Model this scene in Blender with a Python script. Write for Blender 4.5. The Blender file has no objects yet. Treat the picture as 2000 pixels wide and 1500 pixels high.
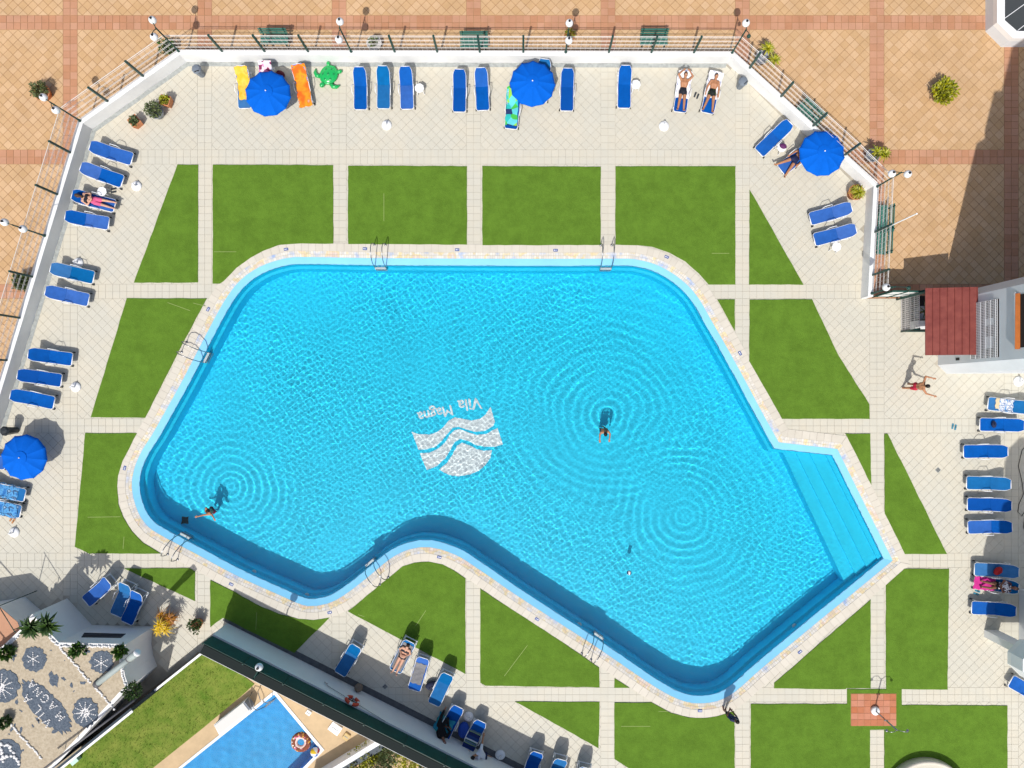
import bpy, bmesh, math, random
import numpy as np
from mathutils import Vector, Matrix, geometry, noise
random.seed(7)
R = math.radians
# ---------------------------------------------------------------- camera, sky, sun, exposure
S, NX, NY, H = 0.024, 1020.0, 774.0, 33.0      # metres per photo pixel on the deck, nadir pixel, camera height
scene = bpy.context.scene
C = scene.collection
cam_d = bpy.data.cameras.new('camera'); cam = bpy.data.objects.new('camera', cam_d); C.objects.link(cam)
cam.location = (0, 0, H); cam.rotation_euler = (0, 0, 0)
cam_d.sensor_width = 36; cam_d.lens = 36 * (H / S) / 2000
cam_d.shift_x = (1000 - NX) / 2000; cam_d.shift_y = (NY - 750) / 2000
cam_d.clip_start = 0.5; cam_d.clip_end = 1000
scene.camera = cam
EL = R(54.0)
SHX, SHY = 0.235, 0.972                          # where shadows point, on the ground
wd = bpy.data.worlds.new('World'); scene.world = wd; wd.use_nodes = True
nt = wd.node_tree; sky = nt.nodes.new('ShaderNodeTexSky'); sky.sky_type = 'NISHITA'; sky.sun_disc = False
sky.dust_density = 3.0; sky.ozone_density = .5; sky.sun_elevation = EL; sky.sun_rotation = math.atan2(-SHX, -SHY)
nt.links.new(sky.outputs[0], nt.nodes['Background'].inputs[0]); nt.nodes['Background'].inputs[1].default_value = 0.115
sun_d = bpy.data.lights.new('sun', 'SUN'); sun = bpy.data.objects.new('sun', sun_d); C.objects.link(sun)
sun_d.energy = 3.8; sun_d.angle = R(0.55); sun_d.color = (1.0, 0.965, 0.91)
sdir = Vector((SHX * math.cos(EL), SHY * math.cos(EL), -math.sin(EL)))
sun.rotation_euler = sdir.to_track_quat('-Z', 'Y').to_euler(); sun.location = (-8, -30, 40)
sun_d.cycles.is_caustics_light = True
vs = scene.view_settings; vs.view_transform = 'Standard'; vs.look = 'None'; vs.gamma = 1; vs.exposure = 0.05
vs.use_curve_mapping = False
cy = scene.cycles; cy.use_denoising = True; cy.max_bounces = 8; cy.transmission_bounces = 6; cy.transparent_max_bounces = 8
cy.caustics_reflective = False; cy.sample_clamp_indirect = 4.0; cy.blur_glossy = 0.5

# ---------------------------------------------------------------- helpers
def P(px, py, z=0.0):
    k = (1 - z / H) * S
    return Vector(((px - NX) * k, (NY - py) * k, z))
def PL(pts, z=0.0): return [P(a, b, z) for a, b in pts]

class MB:
    def __init__(s): s.v = []; s.f = []
    def add(s, vs, fs):
        n = len(s.v); s.v += [Vector(v) for v in vs]; s.f += [tuple(i + n for i in f) for f in fs]; return s
    def box(s, c, d, rz=0.0, m=None):
        c = Vector(c); a, b, e = d[0] / 2, d[1] / 2, d[2] / 2
        ca, sa = math.cos(rz), math.sin(rz); vs = []
        for x, y, z in ((-a,-b,-e),(a,-b,-e),(a,b,-e),(-a,b,-e),(-a,-b,e),(a,-b,e),(a,b,e),(-a,b,e)):
            vs.append(Vector((c.x + x * ca - y * sa, c.y + x * sa + y * ca, c.z + z)))
        return s.add(vs, [(3,2,1,0),(4,5,6,7),(0,1,5,4),(1,2,6,5),(2,3,7,6),(3,0,4,7)])
    def bar(s, p, q, w, h):
        p, q = Vector(p), Vector(q); d = (q - p).normalized()
        up = Vector((0, 0, 1)) if abs(d.z) < .95 else Vector((0, 1, 0))
        x = d.cross(up).normalized(); u = x.cross(d)
        vs = [b + x * (i * w / 2) + u * (j * h / 2) for b in (p, q) for i, j in ((-1,-1),(1,-1),(1,1),(-1,1))]
        return s.add(vs, [(3,2,1,0),(4,5,6,7),(0,1,5,4),(1,2,6,5),(2,3,7,6),(3,0,4,7)])
    def prism(s, poly, z0, z1, bottom=True):
        n = len(poly); vs = [Vector((p[0], p[1], z0)) for p in poly] + [Vector((p[0], p[1], z1)) for p in poly]
        area = sum(poly[i][0] * poly[(i+1)%n][1] - poly[(i+1)%n][0] * poly[i][1] for i in range(n))
        fs = [(i, (i+1)%n, (i+1)%n + n, i + n) for i in range(n)]
        tri = geometry.tessellate_polygon([[Vector((p[0], p[1], 0)) for p in poly]])
        top = []
        for t in tri:
            a, b, c = [poly[i] for i in t]
            cr = (b[0]-a[0])*(c[1]-a[1]) - (b[1]-a[1])*(c[0]-a[0])
            t = tuple(t) if cr > 0 else tuple(reversed(t))
            top.append(tuple(i + n for i in t))
            if bottom: fs.append(tuple(reversed(t)))
        if area < 0: fs[:n] = [tuple(reversed(f)) for f in fs[:n]]
        return s.add(vs, fs + top)
    def tube(s, path, r, n=8, cap=True):
        path = [Vector(p) for p in path]; m = len(path)
        rs = r if isinstance(r, (list, tuple)) else [r] * m
        d0 = (path[1] - path[0]).normalized(); up = Vector((0, 0, 1)) if abs(d0.z) < .9 else Vector((1, 0, 0))
        x = d0.cross(up).normalized(); vs = []
        for i in range(m):
            d = (path[min(i+1, m-1)] - path[max(i-1, 0)]).normalized()
            x = (x - d * x.dot(d)); x = x.normalized() if x.length > 1e-6 else d.orthogonal().normalized(); y = d.cross(x)
            for k in range(n):
                a = 2 * math.pi * k / n; vs.append(path[i] + (x * math.cos(a) + y * math.sin(a)) * rs[i])
        fs = [(i*n+k, i*n+(k+1)%n, (i+1)*n+(k+1)%n, (i+1)*n+k) for i in range(m-1) for k in range(n)]
        if cap: fs += [tuple(reversed(range(n))), tuple(range((m-1)*n, m*n))]
        return s.add(vs, fs)
    def lathe(s, prof, c=(0,0,0), n=16, cap=True):
        c = Vector(c); m = len(prof)
        vs = [c + Vector((r*math.cos(2*math.pi*k/n), r*math.sin(2*math.pi*k/n), z)) for r, z in prof for k in range(n)]
        fs = [(i*n+k, i*n+(k+1)%n, (i+1)*n+(k+1)%n, (i+1)*n+k) for i in range(m-1) for k in range(n)]
        if cap: fs += [tuple(reversed(range(n))), tuple(range((m-1)*n, m*n))]
        return s.add(vs, fs)
    def ball(s, c, r, n=12, m=8, sc=(1,1,1), mat=None):
        c = Vector(c); vs = []; fs = []
        for i in range(m + 1):
            t = math.pi * i / m
            for k in range(n):
                a = 2*math.pi*k/n
                v = Vector((math.sin(t)*math.cos(a)*sc[0], math.sin(t)*math.sin(a)*sc[1], -math.cos(t)*sc[2])) * r
                if mat is not None: v = mat @ v
                vs.append(c + v)
        for i in range(m):
            for k in range(n): fs.append((i*n+k, i*n+(k+1)%n, (i+1)*n+(k+1)%n, (i+1)*n+k))
        return s.add(vs, fs)
    def quad(s, a, b, c, d): return s.add([a, b, c, d], [(0,1,2,3)])
    def mesh(s, name, mat=None, smooth=False, off=None):
        me = bpy.data.meshes.new(name)
        vs = s.v if off is None else [v - off for v in s.v]
        me.from_pydata([tuple(v) for v in vs], [], s.f)
        if mat: me.materials.append(mat)
        if smooth: me.polygons.foreach_set('use_smooth', [True] * len(me.polygons))
        me.update(); return me
    def build(s, name, mat, parent=None, smooth=False, world=False):
        off = parent.location.copy() if (parent is not None and world) else None
        return link(name, s.mesh(name, mat, smooth, off), parent)

def link(name, me, parent=None, loc=None, rz=0.0):
    o = bpy.data.objects.new(name, me); C.objects.link(o)
    if parent is not None: o.parent = parent
    if loc is not None: o.location = loc
    if rz: o.rotation_euler = (0, 0, rz)
    return o
def tag(o, label=None, cat=None, group=None, kind=None):
    if label: o['label'] = label
    if cat: o['category'] = cat
    if group: o['group'] = group
    if kind: o['kind'] = kind
    return o
def thing(name, label, cat, loc=(0,0,0), rz=0.0, group=None):
    o = bpy.data.objects.new(name, None); C.objects.link(o); o.location = loc; o.rotation_euler = (0, 0, rz)
    o.empty_display_size = .2
    return tag(o, label, cat, group)
def struct(name, mb, mat, smooth=False): return tag(mb.build(name, mat, None, smooth), kind='structure')

# ---------------------------------------------------------------- materials
def M(name, col, rough=.6, var=0.0, scale=3.0, bump=0.0, bscale=60.0, spec=.3, metal=0.0, isl=0.0, col2=None, detail=6.0, lo=.35, hi=.65, streak=None, nr=.65):
    m = bpy.data.materials.new(name); m.use_nodes = True; n = m.node_tree.nodes; l = m.node_tree.links
    b = n['Principled BSDF']; b.inputs['Roughness'].default_value = rough; b.inputs['Metallic'].default_value = metal
    b.inputs['Specular IOR Level'].default_value = spec; b.inputs['Base Color'].default_value = (*col, 1)
    g = n.new('ShaderNodeNewGeometry'); src = None
    if var or col2:
        t = n.new('ShaderNodeTexNoise'); t.inputs['Scale'].default_value = scale; t.inputs['Detail'].default_value = detail
        t.inputs['Roughness'].default_value = nr
        if streak:
            mp = n.new('ShaderNodeMapping'); mp.inputs['Scale'].default_value = streak
            l.new(g.outputs['Position'], mp.inputs[0]); l.new(mp.outputs[0], t.inputs['Vector'])
        else: l.new(g.outputs['Position'], t.inputs['Vector'])
        r = n.new('ShaderNodeValToRGB'); e = r.color_ramp.elements
        e[0].position = lo; e[1].position = hi
        c2 = col2 or tuple(c * (1 + var) for c in col); c1 = col if col2 else tuple(c * (1 - var) for c in col)
        e[0].color = (*c1, 1); e[1].color = (*c2, 1)
        l.new(t.outputs['Fac'], r.inputs[0]); src = r.outputs[0]
    if isl:
        oi = n.new('ShaderNodeObjectInfo'); a = n.new('ShaderNodeMath'); a.operation = 'ADD'
        l.new(g.outputs['Random Per Island'], a.inputs[0]); l.new(oi.outputs['Random'], a.inputs[1])
        fr = n.new('ShaderNodeMath'); fr.operation = 'FRACT'; l.new(a.outputs[0], fr.inputs[0])
        mr = n.new('ShaderNodeMapRange'); mr.inputs['To Min'].default_value = 1 - isl; mr.inputs['To Max'].default_value = 1 + isl
        l.new(fr.outputs[0], mr.inputs[0])
        hs = n.new('ShaderNodeHueSaturation'); l.new(mr.outputs[0], hs.inputs['Value'])
        mr2 = n.new('ShaderNodeMapRange'); mr2.inputs['To Min'].default_value = 1 + isl * .9; mr2.inputs['To Max'].default_value = 1 - isl * .9
        l.new(fr.outputs[0], mr2.inputs[0]); l.new(mr2.outputs[0], hs.inputs['Saturation'])
        if src is not None: l.new(src, hs.inputs['Color'])
        else: hs.inputs['Color'].default_value = (*col, 1)
        src = hs.outputs[0]
    if src is not None: l.new(src, b.inputs['Base Color'])
    if bump:
        t2 = n.new('ShaderNodeTexNoise'); t2.inputs['Scale'].default_value = bscale; t2.inputs['Detail'].default_value = 4
        l.new(g.outputs['Position'], t2.inputs['Vector'])
        bp = n.new('ShaderNodeBump'); bp.inputs['Strength'].default_value = bump; bp.inputs['Distance'].default_value = .02
        l.new(t2.outputs['Fac'], bp.inputs['Height']); l.new(bp.outputs[0], b.inputs['Normal'])
    return m

m_deck = M('deck_tile', (.535, .515, .438), .55, col2=(.575, .532, .430), scale=.45, isl=.018, bump=.1, lo=.42, hi=.68, nr=.7)
m_deckgrout = M('deck_grout', (.42, .385, .315), .9, var=.22, scale=.35, lo=.4, hi=.6)
m_plaza = M('plaza_tile', (.545, .355, .192), .65, var=.07, scale=.8, isl=.055, bump=.15)
m_band = M('terracotta_band', (.47, .24, .14), .65, var=.08, scale=.8, isl=.06, bump=.15)
m_plazagrout = M('plaza_grout', (.35, .20, .10), .9, var=.2, scale=1.5)
m_soil = M('bare_ground', (.30, .25, .18), .95, var=.2, scale=.4)
m_turf = M('turf', (.100, .190, .022), .95, var=.14, scale=1.2, bump=1.0, bscale=26, spec=.05, detail=15, lo=.40, hi=.60, nr=.82)
m_white = M('white_paint', (.80, .80, .79), .6, var=.03, scale=1.2, bump=.08, bscale=20)
m_whitew = M('weathered_white', (.74, .75, .75), .7, var=.06, scale=.9, bump=.1, bscale=20)
m_plastic = M('white_plastic', (.80, .81, .82), .4)
m_coping = M('coping_stone', (.585, .545, .465), .6, var=.04, scale=1.5, isl=.03)
m_ledge = M('ledge_tile', (.20, .53, .78), .5, var=.04, scale=1.0)
m_basin = M('pool_basin', (.008, .69, .985), .5, var=.05, scale=.6)
m_steps = M('pool_steps', (.012, .70, .985), .5, var=.04, scale=.8)
m_logo = M('white_mosaic', (.86, .87, .88), .5, var=.04, scale=8)
m_gutter = M('gutter_grate', (.33, .35, .34), .7, var=.2, scale=6)
m_green = M('green_metal', (.012, .055, .045), .45)
m_wire = M('galvanised_wire', (.74, .71, .68), .6)
m_black = M('black_plastic', (.012, .012, .014), .5)
m_steel = M('steel_tube', (.30, .31, .33), .3, metal=.9)
m_globe = M('lamp_globe', (.78, .80, .82), .25, spec=.5)
m_blue = M('sling_blue', (.001, .085, .37), .8, spec=.1, var=.10, scale=4, isl=.12)
m_blue2 = M('sling_navy_blue', (.001, .066, .31), .8, spec=.1, var=.05, scale=6)
m_teal = M('sling_teal', (.002, .115, .33), .8, spec=.1, var=.10, scale=4, isl=.12)
m_canopy = M('parasol_fabric', (.001, .110, .56), .85, spec=.1, var=.05, scale=3)
m_terra = M('terracotta_pot', (.55, .22, .10), .75, var=.12, scale=8)
m_mosaic = None

# ---------------------------------------------------------------- pool outline (boundary between mosaic strip and blue ledge)
POOL = [(576,502),(728,504),(900,505),(1100,505.5),(1215,505),(1240,506),(1260,510),(1280,516),(1300,525.5),(1320,538),(1340,554),(1356,571),(1370,591),(1388,623),(1410,661),(1448,729),(1487,802),(1521.5,864),
 (1636,877),(1744,1095),(1680,1148),(1600,1213),(1525,1275),(1475,1317),(1450,1340),(1425,1359),(1400,1370),(1375,1374),(1350,1373),(1325,1366),(1300,1354),(1275,1339),(1250,1322.5),(1200,1288),(1150,1254),(1100,1222),(1000,1157),(960,1129),(920,1102),(900,1089),(880,1080),(860,1073),(840,1069),(820,1069),(800,1073),(780,1081),(760,1093),(740,1109),(720,1126),(700,1142),(680,1157),(660,1170),(640,1179),(620,1183.5),(600,1184),(580,1178),(550,1164.5),(510,1147),(470,1128.5),(430,1108),(390,1086),(350,1065),(310,1043.5),(290,1030),(274,1010),(264,987),(258,962),(257,940),(261,918),(268,898),(279,876),(296,850),(318,811),(352,750),(376,704),(400,657),(424,612),(444,578),(468,548),(494,528),(520,515),(550,506)]
SHARP = {17, 18, 19}
def densify(pts, sharp):
    n = len(pts); out = []
    for i in range(n):
        p0, p1, p2, p3 = [Vector(pts[(i + j) % n]) for j in (-1, 0, 1, 2)]
        if i in sharp: p0 = p1 + (p1 - p2)
        if (i + 1) % n in sharp: p3 = p2 + (p2 - p1)
        L = (p2 - p1).length; k = max(1, int(round(L / 13.8)))
        for j in range(k):
            t = j / k
            m1 = (p2 - p0) * .5; m2 = (p3 - p1) * .5
            sc = L / max((p2 - p0).length * .5, 1e-6); m1 = m1 * min(sc, 1.6)
            sc = L / max((p3 - p1).length * .5, 1e-6); m2 = m2 * min(sc, 1.6)
            h = p1*(2*t**3-3*t*t+1) + m1*(t**3-2*t*t+t) + p2*(-2*t**3+3*t*t) + m2*(t**3-t*t)
            out.append((h, i in sharp and j == 0))
    return out
_d = densify(POOL, SHARP)
RING = [P(h.x, h.y).to_2d() for h, s in _d]
def offset(ring, d):                             # ring is clockwise in world space; d > 0 goes outwards
    n = len(ring); out = []
    for i in range(n):
        a, b, c = ring[i-1], ring[i], ring[(i+1) % n]
        d1 = (b - a).normalized(); d2 = (c - b).normalized()
        n1 = Vector((-d1.y, d1.x)); n2 = Vector((-d2.y, d2.x)); nn = (n1 + n2)
        nn = nn.normalized(); out.append(b + nn * (d / max(nn.dot(n1), .45)))
    return out
NR = len(RING)
def inside(p, poly):
    x, y = p[0], p[1]; c = False; n = len(poly); j = n - 1
    for i in range(n):
        xi, yi = poly[i][0], poly[i][1]; xj, yj = poly[j][0], poly[j][1]
        if (yi > y) != (yj > y) and x < (xj - xi) * (y - yi) / (yj - yi) + xi: c = not c
        j = i
    return c
def sheet(outer, holes, z):
    loops = [[Vector((p[0], p[1], 0)) for p in lp] for lp in [outer] + holes]
    flat = [v for lp in loops for v in lp]
    tri = geometry.tessellate_polygon(loops); fs = []
    for t in tri:
        a, b, c = [flat[i] for i in t]
        cr = (b.x-a.x)*(c.y-a.y) - (b.y-a.y)*(c.x-a.x)
        if abs(cr) < 1e-10: continue
        fs.append(tuple(t) if cr > 0 else tuple(reversed(t)))
    return MB().add([Vector((v.x, v.y, z)) for v in flat], fs)
# ================================================================ THE SETTING
COP_OUT = offset(RING, 27.5 * S); MOS_OUT = offset(RING, 12 * S); LEDGE_IN = offset(RING, -14 * S)
STEP_IN = offset(RING, -20.5 * S); S1 = offset(RING, -15 * S); S2 = offset(RING, -20 * S)
WZ = 0.70                                        # height of the boundary wall
WIN = [(-140, 1301), (180, 252), (365, 121), (1420, 124), (1692, 372), (1681, 583)]   # inner foot of the wall, photo pixels
WIN_W = [P(*p).to_2d() for p in WIN]
LOWPOOL = [(536, 1356), (626, 1464), (470, 1625), (190, 1632)]
BIGR = [(-90, -80), (90, -80), (90, 80), (-90, 80)]
lowpool_w = [P(*p).to_2d() for p in LOWPOOL]
hole_ring = offset(RING, 6 * S)
struct('ground', sheet(BIGR, [hole_ring, lowpool_w], -.04), m_soil)
deck_poly = WIN + [(2300, 583), (2300, 1800), (1570, 1800), (444, 1226), (398, 1270), (255, 1375), (-140, 1640)]
deck_w = [P(*p).to_2d() for p in deck_poly]
pool_deck = struct('pool_deck', sheet(deck_w, [hole_ring], -.012), m_deckgrout)
plaza_w = [P(*p).to_2d() for p in [(-700, -700), (2800, -700), (2800, 583), (1681, 583), (1692, 372), (1420, 124), (365, 121), (180, 252), (-140, 1301), (-700, 1301)]]
plaza = struct('plaza', sheet(plaza_w, [], -.012), m_plazagrout)

# --- tiles: straight two-tile bands on a grid, diagonal tiles in the cells, for deck and plaza alike
GX, GY, GP = 1187.5, 306.5, 262.6
TILE = 13.95
def clip(poly, nx, ny, d):                       # keep nx*x+ny*y <= d
    out = []; n = len(poly)
    for i in range(n):
        a, b = poly[i], poly[(i+1) % n]
        da = nx*a[0]+ny*a[1]-d; db = nx*b[0]+ny*b[1]-d
        if da <= 0: out.append(a)
        if (da < 0 < db) or (db < 0 < da):
            t = da / (da - db); out.append((a[0]+(b[0]-a[0])*t, a[1]+(b[1]-a[1])*t))
    return out
def area(poly): return abs(sum(poly[i][0]*poly[(i+1)%len(poly)][1]-poly[(i+1)%len(poly)][0]*poly[i][1] for i in range(len(poly)))) / 2 if len(poly) > 2 else 0
planes = []                                      # outward normals of the boundary wall, photo pixels
for (x0, y0), (x1, y1) in zip(WIN[:-1], WIN[1:]):
    L = math.hypot(x1-x0, y1-y0); nx, ny = (y1-y0)/L, -(x1-x0)/L
    planes.append((nx, ny, nx*x0+ny*y0))
TURF = [
 [(347,322),(387,322),(387,552),(262,552)], [(416,322),(651,323),(651,476),(573,476),(545,479),(515,490),(490,503),(462,524),(437,550),(430,554),(416,554)],
 [(680,324),(912,325),(912,478),(680,477)], [(942,325),(1173,326),(1173,479),(942,479)],
 [(1202,325),(1436,325),(1436,556),(1384,556),(1365,534),(1338,511),(1308,494),(1275,482),(1250,479),(1202,478)],
 [(1464,371),(1569,556),(1463,556)], [(1464,585),(1586,585),(1638,696),(1698,790),(1698,818),(1527,818),(1463,705)],
 [(1401,585),(1435,585),(1435,646)], [(1651,847),(1699,847),(1701,947)], [(1727,847),(1733,847),(1849,1082),(1767,1082),(1728,1003)],
 [(1766,1111),(1853,1111),(1850,1346),(1730,1346),(1730,1143)], [(1700,1171),(1700,1344),(1652,1344),(1652,1346),(1512,1344),(1512,1334)],
 [(1466,1375),(1654,1375),(1654,1346),(1761,1346),(1761,1377),(1967,1378),(1967,1620),(1727,1620),(1727,1425),(1699,1425),(1699,1620),(1466,1620)],
 [(1200,1372),(1272,1372),(1310,1392),(1345,1401),(1375,1402),(1400,1399),(1434,1389),(1436,1620),(1500-180,1560),(1200,1482)],
 [(1006,1370),(1171,1371),(1169,1461),(1148,1449)], [(1200,1325),(1229,1343),(1200,1343)],
 [(938,1150),(1100,1255),(1170,1304),(1171,1342),(948,1339),(938,1333)],
 [(680,1194),(742,1142),(786,1106),(810,1099),(838,1097),(865,1102),(880,1110),(909,1130),(909,1316)],
 [(411,1133),(460,1157),(500,1180),(545,1199),(582,1208),(612,1211),(644,1206),(575,1275),(436,1206),(411,1225)],
 [(243,1110),(370,1110),(381,1116),(381,1174)],
 [(167,846),(268,846),(240,900),(231,930),(229,950),(232,985),(241,1010),(258,1038),(280,1060),(314,1081),(175,1081),(147,1068)],
 [(248,583),(404,583),(362,662),(284,816),(178,815)]]
TURFW = [[P(*p).to_2d() for p in poly] for poly in TURF]
COP_PX = [(NX + v.x / S, NY - v.y / S) for v in COP_OUT]
GARDEN = [(444,1226),(1570,1800),(-200,1800),(-200,1190),(40,1190),(131,1169),(177,1216),(300,1219),(311,1312),(398,1270)]
KIOSK = [(1832,580),(2300,580),(2300,712),(1832,712)]
def hidden(poly):
    for tp in TURF:
        if all(inside(q, tp) for q in poly): return True
    c = (sum(q[0] for q in poly)/len(poly), sum(q[1] for q in poly)/len(poly))
    if 230 < c[0] < 1790 and 470 < c[1] < 1410 and all(inside(q, COP_PX) for q in poly): return True
    return inside(c, GARDEN) or inside(c, KIOSK)
deck_t, plaza_t, band_t = [], [], []
def emit(poly, straight):
    if area(poly) < 3: return
    xs = [q[0] for q in poly]; ys = [q[1] for q in poly]
    if max(xs) < -300 or min(xs) > 2280 or max(ys) < -330 or min(ys) > 1700: return
    c = (sum(xs)/len(xs), sum(ys)/len(ys))
    if c[1] > 583 and c[0] > 1000 and c[0] > 1500: w = None; isdeck = True
    else:
        w = max(range(len(planes)), key=lambda i: planes[i][0]*c[0]+planes[i][1]*c[1]-planes[i][2] if not (i == 4 and c[1] > 583) else -1e9)
        isdeck = planes[w][0]*c[0]+planes[w][1]*c[1] <= planes[w][2]
    inp = list(poly)
    if isdeck:
        if w is not None:
            for q in planes[:4]: inp = clip(inp, *q)
            if c[1] < 583: inp = clip(inp, *planes[4])
        if area(inp) < 3 or hidden(inp): return
        deck_t.append((inp, straight, abs(area(inp) - area(poly)) < .01))
    else:
        nx, ny, d = planes[w]
        cc = (sum(q[0] for q in inp)/len(inp), sum(q[1] for q in inp)/len(inp)); inp = [(cc[0]+(q[0]-cc[0])*.965, cc[1]+(q[1]-cc[1])*.965) for q in inp]; poly = inp
        inp = clip(inp, -nx, -ny, -(d + 3))
        if area(inp) < 3 or inside(c, KIOSK): return
        (band_t if straight else plaza_t).append((inp, straight, abs(area(inp) - area(poly)) < .01))
GAP = .42
half = 14.0
for i in range(-6, 5):
    for j in range(-3, 6):
        x0, y0 = GX + i*GP, GY + j*GP
        # crossing of bands, 2 x 2
        for a in (0, 1):
            for b in (0, 1):
                X, Y = x0 - half + a*half, y0 - half + b*half
                emit([(X+GAP/2, Y+GAP/2), (X+half-GAP/2, Y+GAP/2), (X+half-GAP/2, Y+half-GAP/2), (X+GAP/2, Y+half-GAP/2)], True)
        n = 17; st = (GP - 2*half) / n
        for k in range(n):
            for a in (0, 1):
                X, Y = x0 + half + k*st, y0 - half + a*half
                emit([(X+GAP/2, Y+GAP/2), (X+st-GAP/2, Y+GAP/2), (X+st-GAP/2, Y+half-GAP/2), (X+GAP/2, Y+half-GAP/2)], True)
                X, Y = x0 - half + a*half, y0 + half + k*st
                emit([(X+GAP/2, Y+GAP/2), (X+half-GAP/2, Y+GAP/2), (X+half-GAP/2, Y+st-GAP/2), (X+GAP/2, Y+st-GAP/2)], True)
        cx0, cy0, w = x0 + half, y0 + half, GP - 2*half
        dg = w / 12; r = dg / 2 - GAP * .72
        for u in range(0, 25):
            for v in range(0, 25):
                if (u + v) % 2: continue
                X, Y = cx0 + u*dg/2, cy0 + v*dg/2
                q = [(X-r, Y), (X, Y-r), (X+r, Y), (X, Y+r)]
                q = clip(q, -1, 0, -(cx0+GAP/2)); q = clip(q, 1, 0, cx0+w-GAP/2); q = clip(q, 0, -1, -(cy0+GAP/2)); q = clip(q, 0, 1, cy0+w-GAP/2)
                if len(q) > 2: emit(q, False)
def lay(tiles, mat, parent, name, nmax, skip):
    shared = {}; singles = []
    full = [t for t in tiles if t[2] and not skip(t)]
    full.sort(key=lambda t: (t[0][0][0]-1000)**2 + (t[0][0][1]-750)**2)
    full = [t for t in full if area(t[0]) > 120][:nmax]
    ids = {id(t) for t in full}; mb = MB()
    for t in tiles:
        w = [P(*q).to_2d() for q in t[0]]
        if id(t) in ids:
            c = sum(w, Vector((0, 0))) / len(w)
            key = (t[1], tuple(round(x, 3) for q in w for x in (q - c)))
            if key not in shared:
                shared[key] = MB().prism([q - c for q in w], -.010, 0, bottom=False).mesh(name, mat)
            o = link(name, shared[key], parent, (c.x, c.y, random.uniform(-.0012, .0012)))
        else:
            mb.prism(w, -.010, random.uniform(-.0012, .0012), bottom=False)
    tag(mb.build(name + '_field', mat, parent), kind='stuff')
lay(deck_t, m_deck, pool_deck, 'tile', 300, lambda t: False)
lay(plaza_t, m_plaza, plaza, 'diagonal_tile', 300, lambda t: False)
lay(band_t, m_band, plaza, 'band_tile', 300, lambda t: False)

# --- turf panels
turf_objs = []
for poly in TURFW:
    n = len(poly); dense = []
    for i in range(n):
        a, b = poly[i], poly[(i+1) % n]; k = max(1, int((b-a).length / .35))
        for t in range(k):
            q = a.lerp(b, t/k); nn = Vector((-(b-a).y, (b-a).x)).normalized()
            dense.append(q + nn * random.uniform(-.012, .012))
    turf_objs.append(struct('turf_panel', MB().prism(dense, -.008, .030, bottom=False), m_turf))

m_seam = M('turf_seam', (.26, .33, .11), .9)
for a, b_ in [((418,492),(462,492)),((750,378),(750,432)),((1390,495),(1424,495)),((172,1010),(236,1009)),((243,1048),(241,1072)),((812,1222),(832,1192)),((328,591),(372,607)),((378,592),(402,598)),((1213,1418),(1270,1418)),((1286,1389),(1304,1389)),((502,1195),(500,1230)),((700,1200),(712,1204)),((985,1320),(1030,1260)),((1530,440),(1534,460))]:
    c_ = ((a[0]+b_[0])/2, (a[1]+b_[1])/2)
    for k, tp in enumerate(TURF):
        if inside(c_, tp):
            q0, q1 = P(*a), P(*b_); MB().bar((q0.x, q0.y, .030), (q1.x, q1.y, .030), .022, .006).build('seam', m_seam, turf_objs[k]); break
# --- pool basin, ledge, mosaic strip and coping stones
def ring_faces(mb, A, za, B, zb, quads=True):
    n = len(A)
    mb.add([Vector((*p, za)) for p in A] + [Vector((*p, zb)) for p in B], [(i, (i+1) % n, (i+1) % n + n, i + n) for i in range(n)])
def flip(mb): mb.f = [tuple(reversed(f)) for f in mb.f]; return mb
FLOOR = -1.55; WATER = -.095
b = MB(); ring_faces(b, LEDGE_IN, -.10, S1, -.55); ring_faces(b, S1, -.55, S2, -.62); ring_faces(b, S2, -.62, STEP_IN, FLOOR)
pool = struct('swimming_pool', flip(b), m_basin)
sheet(STEP_IN, [], FLOOR).build('pool_floor', m_basin, pool)
b = MB(); ring_faces(b, RING, -.03, LEDGE_IN, -.10); flip(b).build('ledge', m_ledge, pool)
# entry steps in the alcove
lines = [((1611,884),(1718,1100)), ((1579,880),(1695,1112)), ((1552,878),(1673,1126)), ((1526,876),(1650,1139))]
for k, (a, c) in enumerate(lines):
    z = -.26 - .11 * k; A = P(*a, z*.75).to_2d(); B = P(*c, z*.75).to_2d(); d = (B - A)
    A2 = A - d*.12; B2 = B + d*.12; q = Vector((d.y, -d.x)).normalized() * -1
    q = q if q.x > 0 else -q
    out = [A2, B2, B2 + q*(.75 + .62*k), A2 + q*(.75 + .62*k)]
    MB().prism(out, FLOOR-.2, z).build('pool_step', m_steps, pool)
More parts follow.
